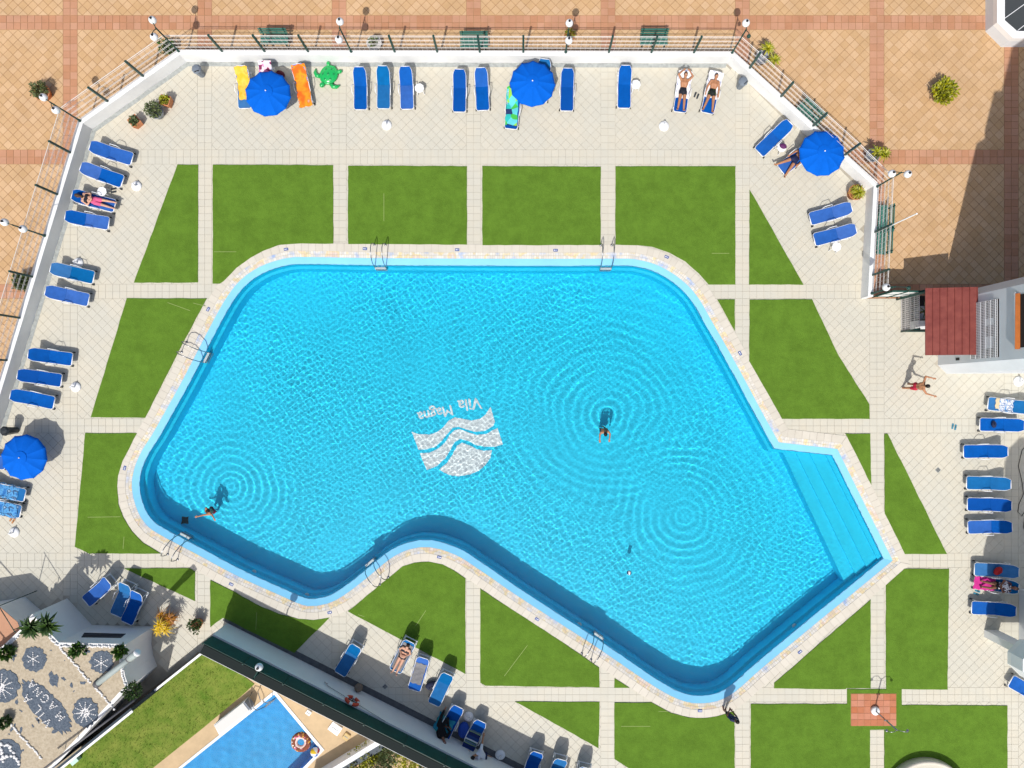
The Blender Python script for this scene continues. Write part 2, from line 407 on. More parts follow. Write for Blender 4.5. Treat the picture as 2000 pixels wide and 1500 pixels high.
# mosaic strip: pastel tiles, one geometry ring, colour per tile
def mosaic_mat():
    m = bpy.data.materials.new('pastel_mosaic'); m.use_nodes = True; n = m.node_tree.nodes; l = m.node_tree.links
    bs = n['Principled BSDF']; bs.inputs['Roughness'].default_value = .35
    g = n.new('ShaderNodeNewGeometry'); t = n.new('ShaderNodeTexNoise'); t.inputs['Scale'].default_value = 1.6; t.inputs['Detail'].default_value = 3
    l.new(g.outputs['Position'], t.inputs['Vector'])
    r = n.new('ShaderNodeValToRGB'); e = r.color_ramp.elements
    cols = [(.30,.42,.68),(.52,.54,.58),(.62,.58,.50),(.60,.585,.56),(.66,.55,.30),(.64,.50,.42),(.60,.60,.58)]
    pos = [.30,.38,.45,.52,.58,.64,.70]
    e[0].position = pos[0]; e[0].color = (*cols[0], 1); e[1].position = pos[-1]; e[1].color = (*cols[-1], 1)
    for p_, c_ in list(zip(pos, cols))[1:-1]: x = e.new(p_); x.color = (*c_, 1)
    l.new(t.outputs['Fac'], r.inputs[0])
    hs = n.new('ShaderNodeHueSaturation'); mr = n.new('ShaderNodeMapRange'); mr.inputs['To Min'].default_value = .88; mr.inputs['To Max'].default_value = 1.1
    l.new(g.outputs['Random Per Island'], mr.inputs[0]); l.new(mr.outputs[0], hs.inputs['Value']); l.new(r.outputs[0], hs.inputs['Color'])
    l.new(hs.outputs[0], bs.inputs['Base Color']); return m
m_mosaic = mosaic_mat()
mb = MB()
for i in range(NR):
    j = (i+1) % NR
    for s_ in range(3):
        for t_ in range(2):
            def pt(u, v):
                a = RING[i].lerp(RING[j], u); c = MOS_OUT[i].lerp(MOS_OUT[j], u); q = a.lerp(c, v); return Vector((q.x, q.y, -.03 + .038*v))
            u0, u1, v0, v1 = s_/3+.012, (s_+1)/3-.012, t_/2+.02, (t_+1)/2-.02
            mb.add([pt(u0,v0), pt(u0,v1), pt(u1,v1), pt(u1,v0)], [(0,1,2,3)])
tag(mb.build('mosaic_tiles', m_mosaic, pool), kind='stuff')
b = MB(); ring_faces(b, MOS_OUT, .002, RING, -.036); flip(b).build('mosaic_bed', m_deckgrout, pool)
coping = struct('pool_coping', (lambda b: (ring_faces(b, COP_OUT, .001, MOS_OUT, .003), flip(b))[1])(MB()), m_deckgrout)
for i in range(NR):
    j = (i+1) % NR; e = .012
    q = [MOS_OUT[i].lerp(MOS_OUT[j], e), MOS_OUT[i].lerp(MOS_OUT[j], 1-e), COP_OUT[i].lerp(COP_OUT[j], 1-e), COP_OUT[i].lerp(COP_OUT[j], e)]
    MB().prism(q, 0, .016 + random.uniform(0, .002), bottom=False).build('coping_stone', m_coping, coping)

# --- water: a real rippled surface
def water_mat(name, tint):
    m = bpy.data.materials.new(name); m.use_nodes = True; n = m.node_tree.nodes; l = m.node_tree.links
    n.remove(n['Principled BSDF']); gl = n.new('ShaderNodeBsdfGlass'); gl.inputs['IOR'].default_value = 1.33; gl.inputs['Roughness'].default_value = 0
    gl.inputs['Color'].default_value = (*tint, 1); l.new(gl.outputs[0], n['Material Output'].inputs[0]); return m
m_water = water_mat('pool_water', (.93, .995, 1.0))
def water_surface(name, poly, z, step, hfun, mat):
    xs = [p[0] for p in poly]; ys = [p[1] for p in poly]
    nx = int((max(xs)-min(xs))/step)+2; ny = int((max(ys)-min(ys))/step)+2
    gx = min(xs) + np.arange(nx)*step; gy = min(ys) + np.arange(ny)*step
    X, Y = np.meshgrid(gx, gy); ins = np.zeros(X.shape, bool); n = len(poly); j = n-1
    for i in range(n):
        xi, yi = poly[i]; xj, yj = poly[j]
        if yi != yj:
            cnd = ((yi > Y) != (yj > Y)) & (X < (xj-xi)*(Y-yi)/(yj-yi)+xi); ins ^= cnd
        j = i
    Z = z + hfun(X, Y)
    cell = ins[:-1,:-1] | ins[1:,:-1] | ins[:-1,1:] | ins[1:,1:]
    idx = np.arange(nx*ny).reshape(ny, nx)
    q = np.stack([idx[:-1,:-1][cell], idx[:-1,1:][cell], idx[1:,1:][cell], idx[1:,:-1][cell]], 1)
    used = np.unique(q); remap = np.full(nx*ny, -1); remap[used] = np.arange(len(used)); q = remap[q]
    co = np.stack([X.ravel()[used], Y.ravel()[used], Z.ravel()[used]], 1)
    me = bpy.data.meshes.new(name); me.vertices.add(len(co)); me.vertices.foreach_set('co', co.ravel())
    me.loops.add(q.size); me.loops.foreach_set('vertex_index', q.ravel().astype(np.int32))
    me.polygons.add(len(q)); me.polygons.foreach_set('loop_start', np.arange(len(q), dtype=np.int32)*4)
    me.polygons.foreach_set('use_smooth', np.ones(len(q), bool)); me.update(calc_edges=True); me.validate()
    me.materials.append(mat); o = link(name, me); o.cycles.is_caustics_caster = True
    return tag(o, kind='structure')
rng = np.random.default_rng(3)
def waves(X, Y, waves_n, lam0, lam1, amp, sector=None):
    Z = np.zeros_like(X)
    for _ in range(waves_n):
        lam = lam0 * (lam1/lam0)**rng.random(); th = rng.random()*2*math.pi if sector is None else rng.normal(sector[0], sector[1])
        k = 2*math.pi/lam; Z += amp*(lam/lam1)**1.1 * np.sin(k*(X*math.cos(th)+Y*math.sin(th)) + rng.random()*6.28)
    return Z / math.sqrt(waves_n)
SRC = [(425, 985, 1.0, .33, 4.5), (1185, 842, 1.0, .37, 9.0), (1340, 1045, .85, .36, 8.0)]
def pool_h(X, Y):
    Z = waves(X, Y, 64, .08, .42, .0037)
    sh = waves(X, Y, 10, 3.0, 9.0, 1.0); Z *= np.clip(.8 + .3*sh, .4, 1.15)
    nz = waves(X, Y, 8, 1.2, 4.0, 1.0); nz2 = waves(X, Y, 8, 1.5, 6.0, 1.0)
    for px, py, a, lam, R_ in SRC:
        c = P(px, py); r = np.hypot(X-c.x, Y-c.y)
        Z = Z * (1 - .45*np.exp(-(r/ (R_*.55))**2)) + a*.0027*np.clip(.9+.8*nz2, .1, 1.6)*np.sin(2*math.pi*r/(lam*(1+r*.05)) + 2.2*nz) * np.exp(-(r/R_)**2) * np.clip(r/.4, 0, 1)
    return Z
water_surface('pool_water', offset(RING, -9*S), WATER, .034, pool_h, m_water)
for px, py in ((505,1108),(604,1151),(1159,1182),(1557,1224)):
    q = P(px, py, -.35).to_2d(); i = min(range(NR), key=lambda i: (S1[i]-q).length); c_ = S1[i]
    MB().lathe([(.11,0),(.11,.03),(.07,.045),(0,.045)], (c_.x, c_.y, -.545), 14).build('pool_light', m_plastic, pool, True)
for px, py in ((362,1016),):
    q = P(px, py, -1.16).to_2d(); dr_ = MB().box((q.x, q.y, FLOOR+.006), (.34,.34,.012))
    dr_.build('floor_drain', m_gutter if px > 400 else m_green, pool)
for o in pool.children: o.cycles.is_caustics_receiver = True
pool.cycles.is_caustics_receiver = True
# ================================================================ WALLS, FENCES, LAMPS
def off_poly(pts, d):                            # offset an open polyline to its left side (world space)
    out = []
    for i, p in enumerate(pts):
        a = pts[max(i-1, 0)]; c = pts[min(i+1, len(pts)-1)]
        d1 = (p - a).normalized() if i > 0 else (c - p).normalized(); d2 = (c - p).normalized() if i < len(pts)-1 else d1
        n1 = Vector((-d1.y, d1.x)); n2 = Vector((-d2.y, d2.x)); nn = (n1 + n2).normalized()
        out.append(p + nn * (d / max(nn.dot(n1), .3)))
    return out
def onwall(px, py, A, B):                        # point of a vertical wall over line A-B seen at a pixel
    d = (B - A); n = Vector((-d.y, d.x)).normalized(); q = Vector((px - NX, NY - py))
    k = n.dot(A) / n.dot(q); return Vector((q.x*k, q.y*k, (1 - k/S)*H))
wall = thing('boundary_wall', 'low white masonry wall carrying the green wire fence around the pool deck', 'wall', P(890, 112))
outer = off_poly(WIN_W, .24)
for i in range(len(WIN_W)-1):
    q = [WIN_W[i], WIN_W[i+1], outer[i+1], outer[i]]
    MB().prism(q, -.05, WZ).build('wall_section', m_whitew, wall, world=True)
g_in = off_poly(WIN_W, -.012); g_out = off_poly(WIN_W, -.20)
ch = MB()
for i in range(3): ch.prism([g_out[i], g_out[i+1], g_in[i+1], g_in[i]], -.005, .007, bottom=False)
drain = struct('drain_channel', ch, m_gutter)
# fence posts, photo pixels of their feet on top of the wall
POSTS = [(-11,790),(14,704),(39,621),(64,541),(89,461),(113,380),(137,298),(157,237),(211,199),(279,148),(349,99),(434,101),(517,102),(602,103),(686,104),(771,105),(854,106),(937,106),(1022,106),(1105,106),(1189,106),(1272,106),(1355,105),(1430,104),(1462,135),(1523,191),(1585,249),(1647,306),(1710,364),(1706,453),(1702,537),(1701,573)]
mid = off_poly(WIN_W, .17)
def snap(p):
    best = None
    for a, b_ in zip(mid[:-1], mid[1:]):
        t = max(0, min(1, (p-a).dot(b_-a)/(b_-a).length_squared)); q = a.lerp(b_, t)
        if best is None or (q-p).length < best[0]: best = ((q-p).length, q)
    return best[1]
PW = [snap(P(a, b_, WZ).to_2d()) for a, b_ in POSTS]
fence = thing('wire_fence', 'green wire mesh fence standing on the low white wall around the pool deck', 'fence', (PW[18].x, PW[18].y, WZ))
FT = WZ + 1.42
lampposts = {4, 7, 10, 14, 19, 23, 28, 31}
for i, p in enumerate(PW):
    if i not in lampposts: MB().box((p.x, p.y, WZ+.72), (.085, .085, 1.46), 0).build('post', m_green, fence, world=True)
for i in range(len(PW)-1):
    a, b_ = PW[i], PW[i+1]; mb = MB(); d = (b_-a); L = d.length
    for z, w in ((.06,.012),(.12,.010),(.34,.010),(.40,.010),(.66,.010),(.72,.010),(.98,.010),(1.04,.010),(1.30,.010),(1.40,.020)):
        mb.bar((a.x, a.y, WZ+z), (b_.x, b_.y, WZ+z), w, w)
    k = max(2, int(L/.2))
    for t in range(1, k):
        q = a.lerp(b_, t/k); mb.bar((q.x, q.y, WZ+.04), (q.x, q.y, FT), .006, .006)
    mb.build('wire_panel', m_wire, fence, world=True)

def lamp(base, globes, label, zb=WZ, zt=2.75, broken=()):
    b0 = base; t = thing('lamp_post', label, 'lamp', (b0.x, b0.y, zb), 0, 'twin globe lamps around the pool deck')
    MB().lathe([(.07,0),(.07,.06),(.045,.10),(.035,.5),(.032,zt-zb),(.0,zt-zb+.03)], (b0.x, b0.y, zb), 10).build('post', m_green, t, True, True)
    for i, (gx, gy) in enumerate(globes):
        g = P(gx, gy, 2.85); e = Vector((b0.x, b0.y, zt-.1)); m_ = e.lerp(g, .5) + Vector((0,0,.22))
        path = [e.lerp(m_, u).lerp(m_.lerp(g + Vector((0,0,.19)), u), u) for u in (0,.2,.4,.6,.8,1)]
        arm = MB().tube(path, .017, 6).build('arm', m_green, t, True, True)
        if i in broken:
            MB().ball(g + Vector((0,0,.1)), .09, 10, 6).build('bare_socket', m_green, t, True, True); continue
        gb = MB().ball(g, .165, 20, 12).build('globe', m_globe, t, True, True)
        MB().lathe([(.05,.0),(.05,.05),(.02,.07)], g + Vector((0,0,.145)), 12).build('cap', m_black, gb, False, False)
        cp = gb.children[0]; cp.data.transform(Matrix.Translation(-t.location))
L_ = [(4, [(9,434),(45,447)], 'twin globe lamp on the long grey wall beside a spiky plaza plant', ()),
      (7, [(85,190),(109,215)], 'twin globe lamp at the wall corner beside the round potted shrub', ()),
      (10, [(298,39),(301,72)], 'twin globe lamp at the wall corner behind the grey litter bin and terracotta planters', ()),
      (14, [(664,42),(662,77)], 'twin globe lamp on the straight wall behind the green turtle float', ()),
      (19, [(1112,45),(1111,79)], 'twin globe lamp on the straight wall behind the middle parasol', ()),
      (23, [(1457,45),(1461,73)], 'lamp at the wall corner with one white globe and one bare socket', (1,)),
      (28, [(1742,339),(1773,340)], 'twin globe lamp at the wall corner beside the yellow potted plant', ()),
      (31, [(1731,561),(1772,563)], 'lamp with a single white globe beside the green entrance gate', (1,))]
for i, gl, lb, br in L_: lamp(PW[i], gl, lb, broken=br)
p = PW[29]; t = thing('flag_mast', 'thin white bare mast fixed to a fence post by the shaded plaza', 'mast', (p.x+.05, p.y-.02, WZ))
MB().lathe([(.035,0),(.03,1.2),(.025,3.3),(.0,3.34)], (0,0,0), 8).build('pole', m_plastic, t, True)
MB().lathe([(.04,0),(.04,.03),(.02,.06)], (0,0,3.3), 8).build('tip', m_plastic, t, True)

# benches on the plaza
m_bench = M('bench_green', (.045, .17, .135), .55, var=.1, scale=8)
def bench(px, py, ang, label):
    c = P(px, py, .42); t = thing('park_bench', label, 'bench', (c.x, c.y, 0), ang, 'green slatted benches outside the fence')
    for k in range(4): MB().box((0, -.17+k*.115, .43), (1.28, .085, .03)).build('seat_slat', m_bench, t)
    for k in range(3): MB().box((0, .27+k*.03, .53+k*.12), (1.28, .03, .09)).build('back_slat', m_bench, t)
    for s_ in (-.52, .52):
        MB().bar((s_, -.18, 0), (s_, -.18, .415), .05, .05).bar((s_, .22, 0), (s_, .34, .84), .05, .05).bar((s_, -.2, .40), (s_, .26, .40), .05, .03).build('leg_frame', m_green, t)
bench(536, 78, 0, 'green slatted bench on the plaza nearest the wall corner with terracotta planters')
bench(926, 84, 0, 'green slatted bench on the plaza midway along the straight wall')
bench(1277, 79, 0, 'green slatted bench on the plaza behind the empty lounger with a white table')
bench(1580, 224, R(-43), 'green slatted bench on the plaza behind the lounger beside the slanting wall')
bench(1724, 428, R(-92), 'green slatted bench on the plaza beside the thin white mast')
bench(1721, 470, R(-92), 'green slatted bench on the plaza between the mast and the shaded paving')

# ================================================================ RETAINING WALL WITH GREEN SCREEN
m_screen = M('green_screen', (.004, .062, .048), .6, var=.12, scale=2.5)
m_blackband = M('black_band', (.004, .010, .010), .8)
m_darkgut = M('dark_gutter', (.10, .105, .11), .8, var=.2, scale=4)
A1, B1 = P(444, 1217).to_2d(), P(1100, 1548.3).to_2d(); d1 = (B1-A1).normalized(); n1 = Vector((d1.y, -d1.x))   # n1 points away from the pool
n1 = n1 if n1.y < 0 else -n1
rw = thing('retaining_wall', 'long white wall with a life ring hung on it and a dark green screen on top', 'wall', (A1.x, A1.y, 0))
MB().prism([A1, B1, B1+n1*.28, A1+n1*.28], -.05, 1.52).build('wall_body', m_white, rw, world=True)
Ls = (B1-A1).length; k = 9
for i in range(k):
    a = A1 + d1*(Ls*i/k+.01) + n1*.10; c = A1 + d1*(Ls*(i+1)/k-.01) + n1*.10
    MB().bar((a.x, a.y, 1.96), (c.x, c.y, 1.96), .03, .88).build('screen_panel', m_screen, rw, world=True)
    q = A1 + d1*(Ls*i/k) + n1*.135; MB().box((q.x, q.y, 1.98), (.05, .05, .96), math.atan2(d1.y, d1.x)).build('post', m_green, rw, world=True)
    MB().bar((a.x, a.y, 2.415), (c.x, c.y, 2.415), .022, .02).build('top_rail', m_green, rw, world=True)
qa, qb = A1 + n1*.30, B1 + n1*.30
MB().prism([qa + n1*.0, qb, qb + n1*.42, qa + n1*.42], .2, 2.12).build('black_band_box', m_blackband, rw, world=True)  # plain black box filling the dark band behind the screen
MB().prism([qa + n1*.425, qb + n1*.425, qb + n1*.445, qa + n1*.445], .0, 2.10).build('garden_curb', m_whitew, rw, world=True)
struct('drain_channel', MB().prism([A1 - n1*.30 - d1*.25, B1 - n1*.30, B1 - n1*.01, A1 - n1*.01 - d1*.25], -.005, .008, bottom=False), m_darkgut)
# life ring and rescue pole on the wall
m_ring = M('ring_orange', (.62, .07, .03), .5); m_ringw = M('ring_white', (.75, .74, .72), .5)
rc = onwall(687, 1371, A1, B1); 
t = thing('life_ring', 'red and white life ring hanging on the white wall below the green screen', 'life ring', rc - Vector((n1.x, n1.y, 0))*.06)
def ringseg(a0, a1, r=.29, rr=.075, n=10):
    mb = MB(); pts = []
    for i in range(n+1):
        a = a0 + (a1-a0)*i/n; pts.append(Vector((d1.x*math.cos(a)*r, d1.y*math.cos(a)*r, math.sin(a)*r)))
    return mb.tube(pts, rr, 8, True)
for i in range(4):
    ringseg(i*math.pi/2+.22, (i+1)*math.pi/2-.22).build('float_segment', m_ring, t, True)
    ringseg(i*math.pi/2-.22, i*math.pi/2+.22, rr=.078, n=4).build('band', m_ringw, t, True)
MB().bar(Vector((d1.x*-.2, d1.y*-.2, 0)), Vector((d1.x*.2, d1.y*.2, 0)), .03, .03).bar((0,0,-.22),(0,0,.25), .03, .03).build('hanger', m_black, t)
pa = onwall(640, 1342, A1, B1) - Vector((*n1, 0))*.05; pb = onwall(752, 1411, A1, B1) - Vector((*n1, 0))*.05; ph = onwall(633, 1333, A1, B1) - Vector((*n1, 0))*.05
t = thing('rescue_pole', 'long thin rescue pole with a hook resting on the white wall by the life ring', 'pole', pb)
MB().tube([pb, pa], .014, 6).build('shaft', m_steel, t, True, True); MB().tube([pa, ph, ph + Vector((.05,.0,.15)), ph + Vector((.2,-.05,.12))], .012, 6).build('hook', m_steel, t, True, True)
m_fixture = M('fixture_grey', (.10, .10, .11), .5)
for (px, py, lb) in ((627,1307,'dark round loudspeaker fixed to the white wall near the globe lamp'), (696,1352,'brownish round loudspeaker fixed to the white wall above the life ring')):
    c = onwall(px, py, A1, B1); t = thing('wall_speaker', lb, 'loudspeaker', c, 0, 'speakers on the white wall')
    c2 = c - Vector((*n1, 0))*.22
    MB().lathe([(.05,-.14),(.19,-.1),(.20,.0),(.17,.06),(.0,.10)], c2, 14).build('horn', m_fixture if px < 650 else M('fixture_brown', (.20,.15,.11), .6), t, True, True)
    MB().bar(c, c2, .04, .04).build('bracket', m_black, t, False, True)
g = P(506, 1303, 2.95); b0 = A1 + (g.to_2d()-A1).dot(d1)*d1 + n1*.22
lb_ = thing('lamp_post', 'single white globe lamp rising behind the dark green screen', 'lamp', (b0.x, b0.y, 1.52), 0, 'globe lamps by the retaining wall')
MB().lathe([(.05,0),(.035,.1),(.03,1.45),(0,1.5)], (0,0,0), 8).build('post', m_green, lb_, True)
MB().ball(g - lb_.location, .17, 18, 10).build('globe', m_globe, lb_, True); MB().lathe([(.06,0),(.06,.05),(.0,.06)], g - lb_.location + Vector((0,0,.15)), 10).build('cap', m_black, lb_)
MB().tube([(0,0,1.4), (g - lb_.location) + Vector((0,-.1,.1))], .018, 6).build('arm', m_green, lb_)

# ================================================================ RAISED TERRACE WITH THE STONE GARDEN
TZ = 2.35
m_gravel = M('sand_gravel', (.38, .315, .225), .95, col2=(.50, .43, .32), scale=9, bump=.8, bscale=45, lo=.35, hi=.62)
m_slate = M('slate_chips', (.055, .075, .105), .9, col2=(.14, .17, .21), scale=14, bump=.9, bscale=40, lo=.35, hi=.65)
m_stone = M('white_stones', (.74, .73, .72), .8, var=.08, scale=20)
TOPPX = [(63,1199),(115,1255),(246,1258),(241,1275),(240,1295),(244,1320),(252,1342),(105,1500),(40,1552),(-160,1560),(-160,1330),(-30,1288),(5,1262),(38,1231)]
top_w = [P(a, b_, TZ).to_2d() for a, b_ in TOPPX]
tw = thing('garden_terrace', 'raised terrace with white walls holding a gravel garden with white stone letters', 'terrace', (top_w[2].x, top_w[2].y, 0))
MB().prism(top_w, -.05, TZ).build('terrace_wall', m_white, tw, world=True)
inn = offset(top_w, -.16) if sum(top_w[i].x*top_w[(i+1)%len(top_w)].y-top_w[(i+1)%len(top_w)].x*top_w[i].y for i in range(len(top_w))) < 0 else offset(top_w, .16)
MB().prism(inn, TZ, TZ+.012, bottom=False).build('gravel_bed', m_gravel, tw, world=True)
def blotch(cx, cy, rx, ry, rot=0, n=40, seed=0, spike=.22):
    rr = random.Random(seed); out = []
    for i in range(n):
        a = 2*math.pi*i/n; r = 1 + spike*(rr.random()-.5)*2*(.5 if i % 2 else 1)
        x, y = rx*r*math.cos(a), ry*r*math.sin(a); out.append((cx + x*math.cos(rot) - y*math.sin(rot), cy + x*math.sin(rot) + y*math.cos(rot)))
    return out
def patch(pts, z, name='slate_patch', mat=None):
    w = [P(a, b_, TZ).to_2d() for a, b_ in pts]
    MB().prism(w, TZ+.006, TZ+z, bottom=False).build(name, mat or m_slate, tw, world=True)
for k, (cx, cy, rx, ry, rot) in enumerate([(68,1287,23,24,0),(199,1292,23,22,0),(6,1340,32,32,0),(168,1391,25,28,0)]):
    patch(blotch(cx, cy, rx, ry, rot, 44, k, .13), .03+.002*k)
patch(blotch(91, 1380, 66, 26, R(47), 70, 9, .12), .026)
patch(blotch(8, 1480, 34, 38, R(30), 40, 15, .08), .028)
for k in range(46):
    cx, cy = random.uniform(5, 235), random.uniform(1268, 1470)
    if inside((cx, cy), [(20,1262),(112,1262),(236,1266),(234,1330),(60,1490),(0,1490),(0,1290)]):
        s_ = random.uniform(1.2, 4.5); patch(blotch(cx, cy, s_*1.5, s_*.8, random.uniform(0,3), 9, k+30, .5), .018)
patch(blotch(105,1327,9,16,R(-20),14,77,.4), .02)
def stones(path, w=.07, step=.085, z=TZ+.03, jit=.012, name='stone_line'):
    mb = MB()
    for (a, b_) in zip(path[:-1], path[1:]):
        p0, p1 = P(*a, TZ), P(*b_, TZ); n = max(1, int((p1-p0).length/step))
        for i in range(n):
            q = p0.lerp(p1, (i+.5)/n); s_ = w*random.uniform(.8, 1.15)
            mb.ball((q.x+random.uniform(-jit, jit), q.y+random.uniform(-jit, jit), z+.01), s_*.62, 6, 4, (1, 1, .6))
    return mb.build(name, m_stone, tw, False, True)
def glyph(strokes, c, u, r, h, w):               # letters laid in white stones: u = letter up, r = reading direction, in pixels
    for st in strokes: stones([(c[0] + r[0]*w*x + u[0]*h*y, c[1] + r[1]*w*x + u[1]*h*y) for x, y in st], .062, .075, TZ+.035, .006, 'stone_letter')
G_ = {'V': [[(-.5,.5),(0,-.5),(.5,.5)]], 'I': [[(0,-.5),(0,.5)]], 'L': [[(-.4,.5),(-.4,-.5),(.4,-.5)]], 'A': [[(-.5,-.5),(0,.5),(.5,-.5)],[(-.28,-.1),(.28,-.1)]],
      'M': [[(-.5,-.5),(-.45,.5),(0,-.2),(.45,.5),(.5,-.5)]], 'G': [[(.45,.4),(-.1,.5),(-.5,.2),(-.5,-.2),(-.1,-.5),(.45,-.4),(.45,0),(.1,0)]], 'N': [[(-.45,-.5),(-.45,.5),(.45,-.5),(.45,.5)]]}
U_ = (-.74, .67); R_ = (-.67, -.74)
for ch_, c in zip('VILA', [(93,1410),(82,1396),(73,1384),(54,1364)]): glyph(G_[ch_], c, U_, R_, 17, 13)
for ch_, c in zip('MAGNA', [(119,1398),(104,1378),(89,1363),(75,1350),(64,1336)]): glyph(G_[ch_], c, U_, R_, 16, 12)
def star(cx, cy, r0, r1, n, a0=0):
    for i in range(n):
        a = a0 + 2*math.pi*i/n; rr = r1*random.uniform(.85, 1.08)
        stones([(cx + r0*math.cos(a), cy + r0*math.sin(a)), (cx + rr*math.cos(a), cy + rr*math.sin(a))], .055, .07, TZ+.035, .004, 'stone_ray')
star(66, 1286, 0, 14, 6, .5); star(199, 1294, 0, 16, 6, .55); star(3, 1341, 9, 25, 12, .1); star(167, 1391, 8, 22, 11, .2)
for c in ((3,1341),(167,1391)):
    q = P(*c, TZ); mb = MB()
    for i in range(60):
        a, r = random.uniform(0, 6.28), math.sqrt(random.random())*.19; mb.ball((q.x+r*math.cos(a), q.y+r*math.sin(a), TZ+.05), .035, 6, 4, (1,1,.6))
    mb.build('stone_disc', m_stone, tw, False, True)
for path in ([(118,1264),(150,1300),(178,1333)], [(184,1339),(205,1362),(224,1385)], [(116,1262),(180,1262),(236,1263)], [(36,1243),(14,1262)], [(96,1243),(113,1260)], [(237,1290),(240,1318),(246,1338)], [(12,1403),(45,1440),(84,1482)]):
    stones(path, .085, .075, TZ+.03, .03, 'stone_border'); 
for path in ([(0,1452),(20,1456),(38,1492)], [(0,1480),(24,1474)], [(2,1455),(8,1490)]): stones(path, .11, .08, TZ+.04, .05, 'stone_border')
# flat black plate on the terrace wall; its colour gives the shade of a recess
fa, fb = top_w[1], top_w[2]; q0 = onwall(165,1236,fa,fb); q1 = onwall(246,1238,fa,fb); q2 = onwall(236,1246,fa,fb); q3 = onwall(159,1245,fa,fb)
o_ = Vector((0, .012, 0))
MB().add([q0+o_, q1+o_, q2+o_, q3+o_, q0-o_, q1-o_, q2-o_, q3-o_], [(0,1,2,3),(4,5,6,7),(0,1,5,4),(1,2,6,5),(2,3,7,6),(3,0,4,7)]).build('louvre_shade_plate', m_black, tw, False, True)
for k in range(3):
    a = q0.lerp(q3, (k+.5)/3)+o_*2; c = q1.lerp(q2, (k+.5)/3)+o_*2; MB().bar(a, c, .02, .05).build('louvre_slat', m_fixture, tw, False, True)
# leaning grey pole over the terrace
pb = P(188, 1337, TZ); pt_ = P(268, 1275, 3.75)
t = thing('leaning_pole', 'thick pale grey pole leaning from the stone garden over the terrace wall', 'pole', pb)
m_grey = M('pale_grey_metal', (.32, .37, .36), .5, var=.05, scale=3)
MB().tube([pb, pb.lerp(pt_, .8)], [.13, .12], 14).build('shaft', m_grey, t, True, True)
MB().tube([pb.lerp(pt_, .8), pb.lerp(pt_, .83)], [.135, .135], 14).build('collar', m_fixture, t, True, True)
MB().tube([pb.lerp(pt_, .83), pt_], [.15, .15], 14).build('head', m_grey, t, True, True)
MB().tube([pt_, pt_ + (pt_-pb).normalized()*.06], [.16, .13], 14).build('end_cap', m_plastic, t, True, True)
MB().tube([pb - Vector((0,0,.02)), pb + (pt_-pb).normalized()*.22], [.17, .16], 12).build('base_clamp', m_fixture, t, True, True)

# low wall between deck / terrace and the private garden
m_navy = M('navy_panel', (.012, .03, .05), .5, var=.1, scale=3)
sw = thing('garden_side_wall', 'dark panel wall with white top edge between the terrace and the private lawn', 'wall', P(398, 1270, 0))
a, c = P(399, 1268, .75).to_2d(), P(262, 1377, .75).to_2d(); nn = Vector((-(c-a).y, (c-a).x)).normalized(); nn = nn if nn.x > 0 else -nn
MB().prism([a, c, c+nn*.10, a+nn*.10], -.05, .74).build('panel', m_navy, sw, world=True); MB().prism([a+nn*.02, c+nn*.02, c+nn*.12, a+nn*.12], .74, .77).build('capping', m_plastic, sw, world=True)
a, c = P(254, 1384, TZ+.35).to_2d(), P(80, 1524, TZ+.35).to_2d()
MB().prism([a, c, c+nn*.16, a+nn*.16], -.05, TZ+.30).build('panel', m_navy, sw, world=True); MB().prism([a+nn*.10, c+nn*.10, c+nn*.2, a+nn*.2], TZ+.30, TZ+.34).build('capping', m_plastic, sw, world=True)
ra, rb = P(262, 1368, TZ+.75), P(85, 1502, TZ+.75)
rl = thing('terrace_railing', 'grey tube handrail along the dark panel wall beside the stone garden', 'railing', Vector((ra.x, ra.y, TZ)))
MB().tube([ra, rb], .045, 8).build('handrail', m_fixture, rl, True, True)
for k in range(7):
    q = ra.lerp(rb, (k+.3)/7); MB().bar(q, (q.x, q.y, TZ+.3), .03, .03).build('baluster', m_fixture, rl, False, True)
# terracotta path and railing at the foot of the terrace; only its shadow reaches the deck
MB()
tp = [P(a, b_, 1.6).to_2d() for a, b_ in [(-90,1200),(0,1186),(34,1215),(40,1232),(8,1262),(-30,1290),(-90,1310)]]
tpo = struct('terracotta_path', MB().prism(tp, -.02, 1.58), m_whitew); MB().prism(tp, 1.58, 1.6, bottom=False).build('paving', m_band, tpo)
rr = thing('stair_railing', 'dark green stair railing whose shadow falls on the deck by the terrace', 'railing', P(-30, 1262, 0))
for za, zb in ((3.3,3.3),(2.7,2.7)):
    MB().tube([P(-140,1240,za), P(-60,1330,zb)], .035, 6).build('rail', m_green, rr, True, True)
for u in (0,.45,.95):
    q = P(-140,1240,3.3).lerp(P(-60,1330,3.3), u); MB().tube([q, (q.x, q.y, 0)], .035, 6).build('post', m_green, rr, True, True)
a = P(-6,1178,2.4); c = P(30,1236,2.4); MB().tube([a, c], .02, 6).build('rail', m_green, rr, True, True)
for u in (.1,.9):
    q = a.lerp(c, u); MB().tube([q, (q.x, q.y, 0)], .02, 6).build('post', m_green, rr, True, True)

# ================================================================ PRIVATE GARDEN
m_lawn = M('lawn', (.085, .170, .012), .95, col2=(.24, .275, .05), scale=1.3, bump=1.0, bscale=35, detail=10, lo=.3, hi=.75)
m_tan = M('sand_paving', (.52, .38, .22), .7, var=.08, scale=2)
W_ = lambda pts, z=0: [P(a, b_, z).to_2d() for a, b_ in pts]
pav = struct('garden_paving', sheet(W_([(400,1262),(452,1244),(900,1480),(860,1600),(180,1600),(60,1560)]), [lowpool_w], -.002), m_tan)
lawn = struct('lawn', MB().prism(W_([(398,1272),(430,1285),(497,1336),(474,1357),(400,1419),(300,1499),(260,1535),(75,1535)]), -.01, .03, bottom=False), m_lawn)
